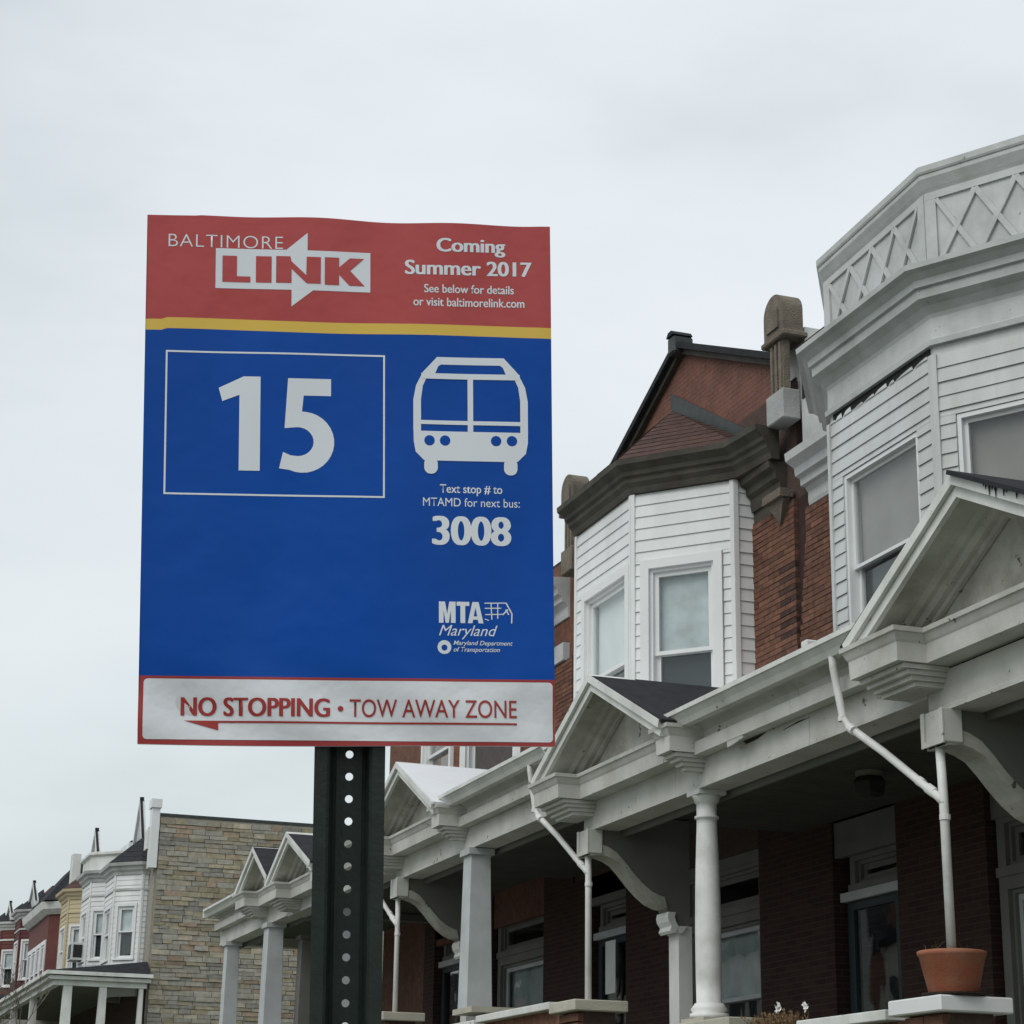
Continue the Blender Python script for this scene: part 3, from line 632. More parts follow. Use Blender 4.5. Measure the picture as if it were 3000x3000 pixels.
def ground_floor(root, p, dz, upto=None, curtain='curtain', doorm='door_green'):
    """brick masses, window and door openings on the porch, all pattern-shifted from party line p"""
    zb, zt = 1.6+dz, 4.32+dz
    e = p+5.3 if upto is None else upto
    def pil(a, b, top=zt): part('brick_wall', MB().box(7.88, a, gz(a), 8.12, b, top), 'brick_shaded', root)
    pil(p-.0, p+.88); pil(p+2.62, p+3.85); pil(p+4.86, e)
    f = F((7.98, p+.88), (7.98, p+2.62))
    part('header_panel', MB().box(7.93, p+.885, 4.0+dz, 7.99, p+2.615, zt), 'panel_shaded', root)
    part('header_panel', MB().box(7.90, p+3.855, 4.02+dz, 7.96, p+4.855, zt), 'panel_shaded', root)
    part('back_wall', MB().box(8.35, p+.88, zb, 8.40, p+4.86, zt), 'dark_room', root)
    # window: transom above, double hung below
    window(root, f, .14, 1.60, 3.66+dz, 3.96+dz, 3.7+dz, casing=.10, cas_m='panel_shaded', frame='panel_shaded', upper=None, lower=None, g='glass', single=True)
    window(root, f, .14, 1.60, 2.30+dz, 3.50+dz, 2.86+dz, casing=.10, cas_m='panel_shaded', frame='porch_grey', upper=curtain if curtain else None, lower=None, g='glass_wavy')
    part('brick_wall', MB().box(7.9, p+.88, gz(p), 8.1, p+2.62, 2.2+dz), 'brick_shaded', root)
    f = F((8.0, p+3.85), (8.0, p+4.86))
    window(root, f, .10, .80, 3.80+dz, 3.98+dz, 3.8+dz, casing=.08, cas_m='panel_shaded', frame='panel_shaded', upper=None, lower=None, single=True)
    d = part('door', MB().box(7.97, p+3.93, 1.75+dz, 8.02, p+4.05, 3.66+dz).box(7.97, p+4.70, 1.75+dz, 8.02, p+4.80, 3.66+dz).box(7.97, p+4.051, 3.60+dz, 8.02, p+4.699, 3.66+dz).box(7.97, p+4.051, 1.75+dz, 8.02, p+4.699, 2.5+dz), doorm, root)
    part('pane', MB().box(7.99, p+4.051, 2.501+dz, 8.0, p+4.699, 3.599+dz), 'glass_wavy', d)
    part('door_lintel', MB().box(7.93, p+3.87, 3.67+dz, 7.99, p+4.84, 3.74+dz), 'porch_grey', root)
    part('porch_floor', MB().box(5.97, p+.44, 1.62+dz, 8.3, p+5.74, 1.74+dz), 'concrete', root)
    part('foundation', MB().box(6.1, p+.5, gz(p)+.3, 8.1, p+5.7, 1.619+dz), 'brick_shaded', root)

def party_pier(root, p, z0, zt, blockm='block_grey', X=7.71, dp=.20):
    """stone pilaster between two roofs with a round headed top"""
    y0, y1 = p-.19, p+.19; zb = zt-.45
    part('pilaster', MB().box(X+.02, y0+.07, z0+.28, X+.085, y1-.07, zb), 'stone_brown', root)
    for i in range(3): part('flute', MB().box(X+.002, y0+.09+i*.08, z0+.29, X+.019, y0+.13+i*.08, zb-.02), 'stone_brown', root)
    part('pilaster_block', MB().box(X-.02, y0+.03, z0, X+.16, y1-.03, z0+.279), blockm, root, bevel=.01)
    part('impost', MB().box(X-.03, y0-.03, zb, X+dp+.02, y1+.03, zb+.055), 'stone_brown', root, bevel=.012)
    n = 14; c = p; r = .185
    poly = [(X-.01, c-r, zb+.056), (X-.01, c-r, zt-.17)]+[(X-.01, c-r*math.cos(math.pi*i/n), zt-.17+.17*math.sin(math.pi*i/n)) for i in range(1, n)]+[(X-.01, c+r, zt-.17), (X-.01, c+r, zb+.056)]
    part('arched_top', MB().prism(poly, (dp, 0, 0)), 'stone_brown', root)
    poly2 = [(X-.028, c+(y-c)*.6, zb+.11+(z-(zb+.056))*.62) for _, y, z in poly]
    part('arched_panel', MB().prism(poly2, (.017, 0, 0)), 'stone_brown', root)
    part('parapet', MB().box(X+dp+.02, y0+.04, 8.0, 9.6, y1-.04, zt-.32), 'trim_white', root)

def mansard_bay(root, Y0, zs, zr, sidm, cornm, roofm, Xf=7.0, Wx=7.9, wA=1.41, d=.69, cret=.21, zb=5.0, ex=.113, winA=(.115, 1.13), winB=(.20, .82), zh=6.86, zm=6.06, z0w=5.36, lattice=False, name='bay', casing=.085, blindA='blind_white', blindB='curtain', lowm='screen_dark', nopieces=False, rec=.05, fr='trim_clean', wm='trim_clean', fw=.045):
    # plan corners, near to far
    pts = [(Wx, Y0-d), (Wx-cret, Y0-d), (Xf, Y0), (Xf, Y0+wA), (Wx-cret, Y0+wA+d), (Wx, Y0+wA+d)]
    bay = part(name, MB().plan([(Wx, Y0-d+.02), (Wx-cret+.01, Y0-d+.02), (Xf+.03, Y0+.005), (Xf+.03, Y0+wA-.005), (Wx-cret+.01, Y0+wA+d-.02), (Wx, Y0+wA+d-.02)], [(-.05, zb-.25), (0, zb-.25), (0, zb), (-.05, zb)]), wm, root)
    fs = [F(pts[i], pts[i+1]) for i in range(5)]
    lb = fs[1].len
    opA = (winA[0], winA[1], z0w, zh); opB = (winB[0], winB[1], z0w, zh)
    ops = {0: [], 1: [opB], 2: [opA], 3: [(lb-winB[1], lb-winB[0], z0w, zh)], 4: []}
    for i, f in enumerate(fs):
        sheath(bay, f, zb, zs+.15, 'vinyl_grey' if sidm != 'brick' else 'brick', ops[i])
        if sidm != 'brick':
            o2 = [(a-casing-.005, b+casing+.005, z0-casing*.7-.005, z1+casing+.005) for a, b, z0, z1 in ops[i]]
            if i < 4: siding(bay, f, zb, zs, ex, sidm, o2, .03, f.len-.03, zref=zs)
    if sidm != 'brick':
        for i in range(1, 5):
            x, y = pts[i]; n_ = (fs[i-1].n+fs[i].n).normalized()
            a, b = fs[i-1], fs[i]
            mb = MB(); la = a.len
            a.box(mb, la-.032, la+.008, -.004, .026, zb, zs); part('corner_board', mb, sidm, bay)
            mb = MB(); b.box(mb, -.008, .032, -.004, .0262, zb, zs); part('corner_board', mb, sidm, bay)
    window(root, fs[2], opA[0], opA[1], z0w, zh, zm, casing=casing, cas_m=wm, frame=fr, upper=blindA, lower=lowm, rec=rec, fw=fw)
    window(root, fs[1], opB[0], opB[1], z0w, zh, zm, casing=casing, cas_m=wm, frame=fr, upper=blindB, lower=lowm, rec=rec, fw=fw)
    return pts, bay, fs

def hip_roof(root, pts, e, z, apex, m, name='bay_roof', course=.17):
    """hipped roof over a bay: rows of shingle courses per hip face, apex on the wall"""
    P = [Vector((x, y)) for x, y in pts]; off = []
    ns = [Vector((-(P[i+1]-P[i]).normalized().y, (P[i+1]-P[i]).normalized().x)) for i in range(len(P)-1)]
    ring = [P[0]+ns[0]*e]
    for i in range(1, len(P)-1): a, b = ns[i-1], ns[i]; ring.append(P[i]+(a+b)/(1+a.dot(b))*e)
    ring.append(P[-1]+ns[-1]*e)
    A = Vector(apex); R3 = [Vector((p.x, p.y, z)) for p in ring]
    rf = part(name, MB().add([v-Vector((0, 0, .02)) for v in R3]+[A-Vector((0, 0, .02))], [(i, i+1, len(R3)) for i in range(len(R3)-1)]+[tuple(range(len(R3)))]), m, root)
    for i in range(len(R3)-1):
        a, b = R3[i], R3[i+1]; n_ = (b-a).cross(A-a).normalized()
        if n_.z < 0: n_ = -n_
        L_ = ((A-(a+b)/2)).length; k = max(1, int(L_/course))
        for j in range(k):
            t0, t1 = j/k, min(1, (j+1.15)/k)
            q = [a.lerp(A, t0), b.lerp(A, t0), b.lerp(A, t1), a.lerp(A, t1)]
            mb = MB().hexa([q[0]+n_*.002, q[1]+n_*.002, q[2]+n_*.0, q[3]+n_*.0, q[0]+n_*.009, q[1]+n_*.009, q[2]+n_*.002, q[3]+n_*.004]); part('shingle_course', mb, m, rf)
    return ring, R3

def body(root, y0, y1, zt, m='mortar', X=7.9, gable=None, depth=9):
    part('wall', MB().box(X, y0, 4.3, X+depth, y1, zt), m, root); part('flat_roof', MB().box(X+.02, y0+.02, zt, X+depth-.02, y1-.02, zt+.05), 'roof_black', root)
    part('rear_wall', MB().box(8.42, y0, gz(y0)-.3, X+depth, y1, 4.299), 'brick_shaded', root)

# ---- house with the lattice parapet (nearest), party lines 9.7 .. 15.0
h = thing('row_house', 'nearest row house with white lattice parapet above its grey sided bay', 'house', (7.9, 12.35, .6), 'near row of porch houses')
body(h, 9.7, 14.999, 7.55)
pts, bay, fs = mansard_bay(h, 11.26, 6.975, 0, 'vinyl_grey', None, None, wA=1.49, ex=.104, winA=(.25, 1.30), winB=(.19, .93), d=.92, cret=.33, zh=6.51, zm=5.80, z0w=5.12, casing=.0, blindA='blind_grey', blindB='blind_grey', rec=.06, fw=.03)
# torn strip at the head of the front face
f = fs[2]
part('broken_slot', MB().add(*(lambda m_: (m_.v, m_.f))(f.box(MB(), .04, f.len-.06, -.04, .003, 6.976, 7.04))), 'dark_room', bay)
rr_ = random.Random(5); t_ = .06
while t_ < f.len-.1:
    w_ = rr_.uniform(.07, .24); zt_ = 6.98+rr_.uniform(.004, .034)*(.4+.6*t_/f.len)
    part('peeled_strip', MB().hexa([f.at(t_, .012, 6.972), f.at(t_+w_, .012, 6.972), f.at(t_+w_, .006, 6.972), f.at(t_, .006, 6.972), f.at(t_+.004, .016, zt_), f.at(t_+w_*.6, .016, zt_-.01), f.at(t_+w_*.6, .01, zt_-.01), f.at(t_+.004, .01, zt_)]), 'vinyl_white', bay); t_ += w_+rr_.uniform(.0, .03)
pc = pts[1:5]
def cornice_white(root, path, dz=0, nm='cornice'):
    c = part(nm, MB().plan(path, [(-.05, 7.045+dz), (.03, 7.045+dz), (.034, 7.085+dz), (.012, 7.10+dz), (.010, 7.25+dz), (.02, 7.28+dz), (.06, 7.33+dz), (.11, 7.36+dz), (.118, 7.365+dz), (.122, 7.43+dz), (.145, 7.44+dz), (.15, 7.49+dz), (.19, 7.53+dz), (.232, 7.545+dz), (.236, 7.585+dz), (-.05, 7.60+dz)]), 'cornice_grey', root)
    return c
cornice_white(h, [(7.9, pts[1][1])]+pc+[(7.9, pts[4][1])])
# wall cornice pieces beside the bay
def wall_cornice(root, y0, y1, m, z, X=7.9, s=1.0):
    part('wall_cornice', MB().plan([(X, y0), (X, y1)], [(-.05, z), (.02, z), (.03, z+.04), (.03, z+.12), (.06, z+.16), (.10, z+.17), (.105, z+.23), (.15, z+.25), (.16, z+.32), (.24, z+.37), (.25, z+.44), (-.05, z+.46)]), m, root)
wall_cornice(h, 13.60, 14.76, 'cornice_grey', 7.06); wall_cornice(h, 9.75, 10.40, 'cornice_grey', 7.06)
part('roof_upstand', MB().box(7.85, 13.2, 8.05, 8.6, 14.78, 8.56), 'roof_black', h); part('upstand_wall', MB().box(7.86, 13.2, 7.50, 8.59, 14.81, 8.049), 'cornice_grey', h)
# flared lattice parapet
pr = [(-.06, 7.58), (-.005, 7.58), (.0, 8.20), (.02, 8.235), (-.06, 8.235)]
path = [(7.9, pts[1][1])]+pc+[(7.9, pts[4][1])]
pa = part('parapet', MB().plan(path, pr), 'cornice_grey', h)
part('parapet_moulding', MB().plan(path, [(-.05, 8.236), (.018, 8.236), (.03, 8.262), (.048, 8.30), (.048, 8.335), (-.05, 8.335)]), 'cornice_grey', pa)
part('parapet_cap', MB().plan(path, [(-.08, 8.3355), (.055, 8.3355), (.062, 8.35), (.062, 8.395), (-.08, 8.42)]), 'cornice_grey', pa)
for fi in (1, 2, 3):
    f = fs[fi]; a0, a1 = .085, f.len-.085; z0, z1 = 7.64, 8.145
    for (u0, u1, w0, w1) in ((0, f.len, z1+.001, 8.20), (0, f.len, 7.585, z0-.001), (0.0, a0, z0, z1), (a1, f.len, z0, z1)):
        part('panel_rail', f.box(MB(), u0, u1, .0, .016, w0, w1), 'cornice_grey', pa)
    nx = 4 if fi == 2 else 3; cw = (a1-a0)/nx
    for i in range(nx):
        for s in (1, -1):
            ua, ub = a0+i*cw, a0+(i+1)*cw
            if s < 0: ua, ub = ub, ua
            d = Vector((ub-ua, z1-z0)); ln = d.length; n_ = Vector((-d.y, d.x))/ln*.024
            q = [(ua+n_.x, z0+n_.y), (ua-n_.x, z0-n_.y), (ub-n_.x, z1-n_.y), (ub+n_.x, z1+n_.y)]
            o0 = .001 if s > 0 else .002; o1 = .018 if s > 0 else .0195
            cl = [(min(max(u, a0-.01), a1+.01), min(max(z, z0), z1)) for u, z in q]
            part('lattice_strip', MB().hexa([f.at(u, o0, z) for u, z in cl]+[f.at(u, o1, z) for u, z in cl]), 'cornice_grey', pa)
for o in [pa]+list(pa.children):      # the old parapet sags a little towards its far end
    for v in o.data.vertices:
        y, z = v.co.y+h.location.y, v.co.z+h.location.z
        v.co.z -= .06*max(0, min(1.3, (y-11.26)/1.49))*max(0, min(1, (z-7.6)/.7))
part('mortar_bed', MB().box(7.8555, 14.28, 5.3, 7.899, 14.795, 7.05), 'mortar', h)
part('chase_lining', MB().box(7.893, 14.796, 5.3, 7.8995, 15.0, 7.2), 'brick_stain_shade', h)  # dark lining paints shade into the shallow chase
brick_wall(h, 7.875, 14.28, 15.0, 5.3, 7.05, bed=False, cut=lambda z, c, a, b: (a, 15.0-(0 if z < 5.75 else min(.20, .03+(z-5.75)*.17)+(.012 if c % 2 else 0))))
party_pier(h, 15.0, 7.88, 9.09)
porch(h, 9.7, 0.0, ped=(12.80, 15.40, 14.15, 4.60, 5.22), roofm='roof_black')
bracket(h, 9.7, -.10); downspout(h, 9.7, -.10, 0.0)
pier(h, 9.7, 2.52, 'trim_clean', .55)
round_column(h, 13.015, 2.61, 4.175)
part('column_plinth', MB().box(5.93, 12.83, 2.575, 6.21, 13.20, 2.609), 'stone_cap', h)
part('split_in_beam', MB().prism([(5.9625, 11.25, 4.352), (5.9625, 11.40, 4.358), (5.9625, 11.62, 4.34), (5.9625, 11.45, 4.347)], (-.004, 0, 0)), 'soil', h)
part('peeling_fascia', MB().hexa([(5.868, 12.02, 4.36), (5.868, 12.26, 4.335), (5.90, 12.26, 4.345), (5.90, 12.02, 4.368), (5.864, 12.02, 4.379), (5.864, 12.26, 4.379), (5.90, 12.26, 4.379), (5.90, 12.02, 4.379)]), 'beam_aged', h)
part('rot_hole', MB().prism([(5.9625, 11.86, 4.375), (5.9625, 12.20, 4.375), (5.9625, 12.16, 4.35), (5.9625, 12.0, 4.352)], (-.004, 0, 0)), 'soil', h)
part('vent_stub', MB().box(5.97, 11.28, 4.74, 6.05, 11.36, 4.87), 'pipe_white', h, bevel=.008)
knee_wall(h, 10.28, 11.35, 2.49); knee_wall(h, 12.30, 14.75, 2.574, 'stone_cap')
ground_floor(h, 9.7, 0.0, curtain=None)

# ---- porch end to the right of it (only its far gable shows)
h0 = thing('row_house', 'rightmost row house, only its stained porch gable with black tar drips in view', 'house', (7.9, 7.0, .5), 'near row of porch houses')
porch(h0, 4.4, -.10, ped=(7.55, 10.14, 8.90, 4.52, 5.17), drips=True)
body(h0, 4.4, 9.699, 7.45); ground_floor(h0, 4.4, -.1, upto=9.7); round_column(h0, 7.7, 2.5, 4.08)

# ---- brick house with red gable, party lines 15.0 .. 20.3
h = thing('row_house', 'brick row house with brown cornice, red brick gable and white sided bay', 'house', (7.9, 17.65, .8), 'near row of porch houses')
body(h, 15.001, 20.299, 8.3)
pts, bay, fs = mansard_bay(h, 16.57, 7.60, 0, 'vinyl_white', None, None, d=.757, cret=.225, winB=(.20, .84))
path = [(7.76, 15.15), (7.70, 15.76)]+pts[2:5]+[(7.9, pts[4][1])]
part('cornice', MB().plan(path, [(-.05, 7.605), (.035, 7.605), (.045, 7.64), (.05, 7.66), (.085, 7.70), (.09, 7.745), (.12, 7.76), (.125, 7.80), (.17, 7.84), (.19, 7.85), (.195, 7.90), (-.05, 7.90)]), 'cornice_brown', h)
part('wall_cornice', MB().plan([(7.86, 15.2), (7.86, 15.79)], [(-.05, 7.30), (.02, 7.30), (.03, 7.36), (.03, 7.42), (.07, 7.45), (.075, 7.52), (.13, 7.54), (.14, 7.60), (-.05, 7.604)]), 'cornice_brown', h)
part('frieze_board', MB().box(7.862, 15.2, 7.205, 7.899, 15.79, 7.299), 'cornice_brown', h)
part('pendant_ornament', MB().prism([(7.78, 15.05, 7.22), (7.78, 15.36, 7.22), (7.83, 15.22, 7.02)], (.07, 0, 0)), 'stone_brown', h)
part('pendant_ornament', MB().box(7.74, 15.03, 7.225, 7.87, 15.38, 7.30), 'stone_brown', h)
brick_wall(h, 7.875, 15.0, 15.815, 5.3, 7.2, stain=lambda y, z, c: (15.0 < y < 15.3 and 5.95 < z < 6.6 and c % 2 == 0) or y < 15.03)
party_pier(h, 20.1, 7.88, 9.02, 'stone_brown')
# gable wall with brick courses, coping, finial
ya, yb, yc, zf, za = 15.28, 19.45, 17.38, 8.60, 9.53
gm = part('gable_wall', MB().prism([(7.92, ya, 7.9), (7.92, yb, 7.9), (7.92, yb, zf-.02), (7.92, yc, za-.02), (7.92, ya, zf-.02)], (.25, 0, 0)), 'brick_gable', h)
mb = MB(); z = 7.93; c = 0
while z < za:
    y = ya-(.1 if c % 2 else 0)
    while y < yb:
        a_, b_ = max(y, ya), min(y+.2, yb); zt_ = z+.0465
        lim = lambda yy: zf+(za-zf)*((yy-ya)/(yc-ya) if yy < yc else (yb-yy)/(yb-yc))-.05
        if b_-a_ > .04 and zt_ < max(lim(a_), lim(b_))+.03 and z > 8.0:
            mb.box(7.9185+random.uniform(-.001, .0005), a_, z, 7.925, b_, zt_)
        y += .203
    z += .0495; c += 1
part('gable_brickwork', mb, 'brick_gable', gm, kind='stuff')
for (a_, b_, c_, d_) in ((ya-.1, zf-.04, yc, za), (yc, za, yb+.1, zf-.04)):
    dy, dzz = c_-a_, d_-b_; ln = math.hypot(dy, dzz); ny, nz = -dzz/ln, dy/ln
    part('gable_coping', MB().prism([(7.80, a_, b_), (7.80, c_, d_), (7.80, c_+ny*.0, d_+.07), (7.80, a_, b_+.07)], (.50, 0, 0)), 'roof_black', h)
    part('gable_trim', MB().prism([(7.86, a_, b_-.06), (7.86, c_, d_-.06), (7.86, c_, d_-.002), (7.86, a_, b_-.002)], (.06, 0, 0)), 'cornice_brown', h)
part('finial', MB().box(7.76, yc-.08, za-.08, 7.98, yc+.08, za+.11), 'flashing', h, bevel=.02)
part('finial_cap', MB().prism([(7.75, yc-.085, za+.112), (7.75, yc+.085, za+.112), (7.75, yc+.04, za+.16), (7.75, yc-.04, za+.16)], (.22, 0, 0)), 'roof_black', h)
ring, R3 = hip_roof(h, pts, .17, 7.905, (7.90, 17.66, 8.95), 'shingle_red')
A = Vector((7.895, 17.66, 8.95)); e_ = Vector((7.895, 15.95, 7.98))
for s_ in (1,):
    e2 = Vector((7.895, 17.66-s_*(17.66-15.95), 7.98))
    part('flashing', MB().prism([A+Vector((0, 0, .015)), e2+Vector((0, 0, .015)), e2+Vector((0, 0, .19)), A+Vector((0, 0, .19))], (-.012, 0, 0)), 'flashing', h)
porch(h, 15.0, .27, roofm='roof_white', ped=(18.10, 20.70, 19.35, 4.86, 5.46))
bracket(h, 15.0, .0); downspout(h, 15.0, .0, .27); pier(h, 15.0, 2.86)
square_column(h, 18.02, 2.98, 4.44, x0=5.94, dep=.19, w0=.26, w1=.22)
part('column_plinth', MB().box(5.84, 17.5, 2.93, 6.7, 18.05, 2.979), 'stone_cap', h)
knee_wall(h, 15.62, 17.45, 2.89); knee_wall(h, 17.5, 20.0, 2.86)
ground_floor(h, 15.0, .2)

# ---- third house (behind the sign), party lines 20.3 .. 25.6
h = thing('row_house', 'row house half hidden behind the bus stop sign, bright white porch roof below', 'house', (7.9, 22.9, .9), 'near row of porch houses')
h['label'] = 'brick row house mostly hidden behind the bus stop sign and its post'
body(h, 20.301, 25.599, 8.2, 'brick')
pts, bay, fs = mansard_bay(h, 21.8, 7.75, 0, 'brick', None, None, wA=1.45, casing=.07, zh=7.0, zm=6.25, z0w=5.55, blindA=None, blindB=None, lowm=None)
path = [(7.9, pts[1][1])]+pts[1:5]+[(7.9, pts[4][1])]
part('cornice', MB().plan(path, [(-.05, 7.76), (.05, 7.76), (.10, 7.85), (.2, 7.95), (.2, 8.05), (-.05, 8.05)]), 'cornice_grey', h)
wall_cornice(h, 20.5, 21.1, 'cornice_grey', 7.5); part('frieze_board', MB().box(7.82, 20.5, 7.0, 7.899, 21.1, 7.2), 'cornice_grey', h)
brick_wall(h, 7.875, 20.3, 21.1, 5.6, 7.0)
porch(h, 20.3, .40, yb=25.2, ped=(22.75, 25.05, 24.0, 4.92, 5.43, True), gut_y=(20.75, 22.8))
bracket(h, 20.3, .27); downspout(h, 20.3, .27, .40); pier(h, 20.3, 3.1)
square_column(h, 23.2, 3.1, 4.58); ground_floor(h, 20.3, .36)
knee_wall(h, 20.9, 23.3, 3.1)

# ---- end house with wrap round porch, 25.6 .. 28.0
h = thing('row_house', 'end row house with slim grey square porch columns in front of the stone wall', 'house', (7.9, 27, 1.0), 'near row of porch houses')
part('wall', MB().box(7.9, 25.601, gz(26), 16, 27.6, 7.7), 'brick', h); part('flat_roof', MB().box(7.92, 25.62, 7.7, 15.9, 27.58, 7.75), 'roof_black', h)
porch(h, 24.9, .42, ya=25.2, yb=29.35, ped=(24.95, 26.85, 25.85, 5.02, 5.50, True), gut_y=(26.85, 29.3))
part('gutter_end', MB().box(5.70, 29.33, 4.98, 5.95, 29.40, 5.10), 'trim_white', h)
part('side_beam', MB().box(6.21, 29.1, 4.6, 7.9, 29.34, 4.82), 'beam_aged', h)
part('ceiling_edge', MB().box(6.2, 25.3, 4.62, 7.9, 25.5, 4.70), 'panel_shaded', h)
square_column(h, 28.75, 2.6, 4.60, dep=.17, w0=.24, w1=.20); square_column(h, 26.25, 2.6, 4.60, dep=.20, w0=.30, w1=.26)
square_column(h, 26.1, 2.6, 4.45, x0=6.35, dep=.2, w0=.2, w1=.22, m='panel_shaded')
knee_wall(h, 26.5, 28.6, 3.2)

# ------------------------------------------------------------------ things on the porches
c = (5.955, 9.70)
solo('saucer', MB().lathe((c[0], c[1], 2.52), [(0.12, 0), (.162, .006), (.170, .018), (.158, .018), (.12, .01)], 32), 'soil', 'dark saucer under the big terracotta pot on the white pier cap', 'saucer', (c[0], c[1], 2.52), True)
t = thing('flower_pot', 'large bare terracotta pot on the white pier cap with a downspout ending in it', 'flower pot', (c[0], c[1], 2.535))
part('pot', MB().lathe((c[0], c[1], 2.535), [(.128, 0), (.132, .005), (.176, .195), (.183, .20), (.186, .222), (.178, .225), (.172, .218), (.165, .185)], 48), 'terracotta', t, smooth=True)
part('soil', MB().lathe((c[0], c[1], 2.715), [(.02, .004), (.10, .008), (.167, .0)], 32), 'soil', t)
rnd = random.Random(11)
mb = MB()
for i in range(14):
    a = rnd.uniform(0, 6.28); r_ = rnd.uniform(.05, .15); x, y = c[0]+math.cos(a)*r_, c[1]+math.sin(a)*r_
    mb.tube([(x, y, 2.715), (x+rnd.uniform(-.02, .02), y+rnd.uniform(-.02, .02), 2.765), (x+rnd.uniform(-.05, .05), y+rnd.uniform(-.05, .05), 2.78+rnd.uniform(0, .04))], [.003, .002, .001], 4)
part('dead_stems', mb, 'dried_plant', t, kind='stuff')
# ceiling lantern
t = thing('ceiling_light', 'small dark hexagonal lantern on the porch ceiling right of the round column', 'ceiling light', (7.08, 12.5, 4.31))
part('mount', MB().lathe((7.08, 12.5, 4.27), [(.07, .0), (.10, .012), (.10, .038)], 16), 'frosted', t)
part('lamp_cage', MB().lathe((7.08, 12.5, 4.13), [(.05, .0), (.11, .02), (.13, .10), (.09, .139)], 6), 'metal_dark', t)
# flowers and dried planter on the knee wall
def flower(x, y, z, lab, k):
    t = thing('flower', lab, 'flower', (x, y, z-.06), 'white flowers on the knee wall')
    part('stem', MB().tube([(x, y, z-.07), (x+.005, y, z-.03), (x, y, z)], .003, 5), 'dried_plant', t)
    r = random.Random(k)
    for i in range(11):
        a = i*1.257+k+(.6 if i > 4 else 0); el = -.6 if i < 5 else -1.5; d = Vector((el, math.cos(a), math.sin(a))).normalized(); s = Vector((1, 0, 0)).cross(d).normalized()*.017; q = Vector((x, y, z))+Vector((0, r.uniform(-.018, .018), r.uniform(-.01, .012))); L_ = r.uniform(.03, .05)
        part('petal', MB().add([q, q+d*L_*.5+s, q+d*L_, q+d*L_*.5-s, q+Vector((-.002, 0, .002))], [(0, 1, 2, 3), (4, 1, 0), (4, 3, 0), (4, 2, 1), (4, 3, 2)]), 'petal', t)
flower(6.0, 11.83, 2.60, 'left one of two white flowers above the dried planter', 1); flower(6.02, 11.50, 2.59, 'right one of two white flowers above the dried planter', 2)
t = thing('planter', 'low planter of brown dried plants beside the round column base', 'planter', (6.04, 11.95, 2.3))
part('planter_box', MB().box(5.96, 11.70, 2.30, 6.14, 12.25, 2.46), 'metal_dark', t, bevel=.006)
mb = MB()
for i in range(260):
    x, y = 6.05+rnd.uniform(-.08, .08), rnd.uniform(11.68, 12.25); q = Vector((x, y, 2.45)); e_ = q+Vector((rnd.uniform(-.06, .06), rnd.uniform(-.07, .07), rnd.uniform(.03, .12)))
    mb.tube([q, q.lerp(e_, .5)+Vector((0, 0, .02)), e_], [.003, .0025, .001], 4)
    for k in range(2):
        v = e_+Vector((rnd.uniform(-.02, .02), rnd.uniform(-.02, .02), rnd.uniform(-.03, .01))); mb.add([v, v+Vector((rnd.uniform(-.02, .02), .015, .01)), v+Vector((0, .01, .022))], [(0, 1, 2)])
part('dried_plants', mb, 'dried_plant', t, kind='stuff')
# paper flag-like poster in the third window
solo('window_poster', MB().box(7.895, 19.16, 3.30, 7.902, 19.42, 3.82), 'blind_white', 'pale poster in the dark doorway behind the middle downspout', 'poster', (7.9, 19.3, 3.3))

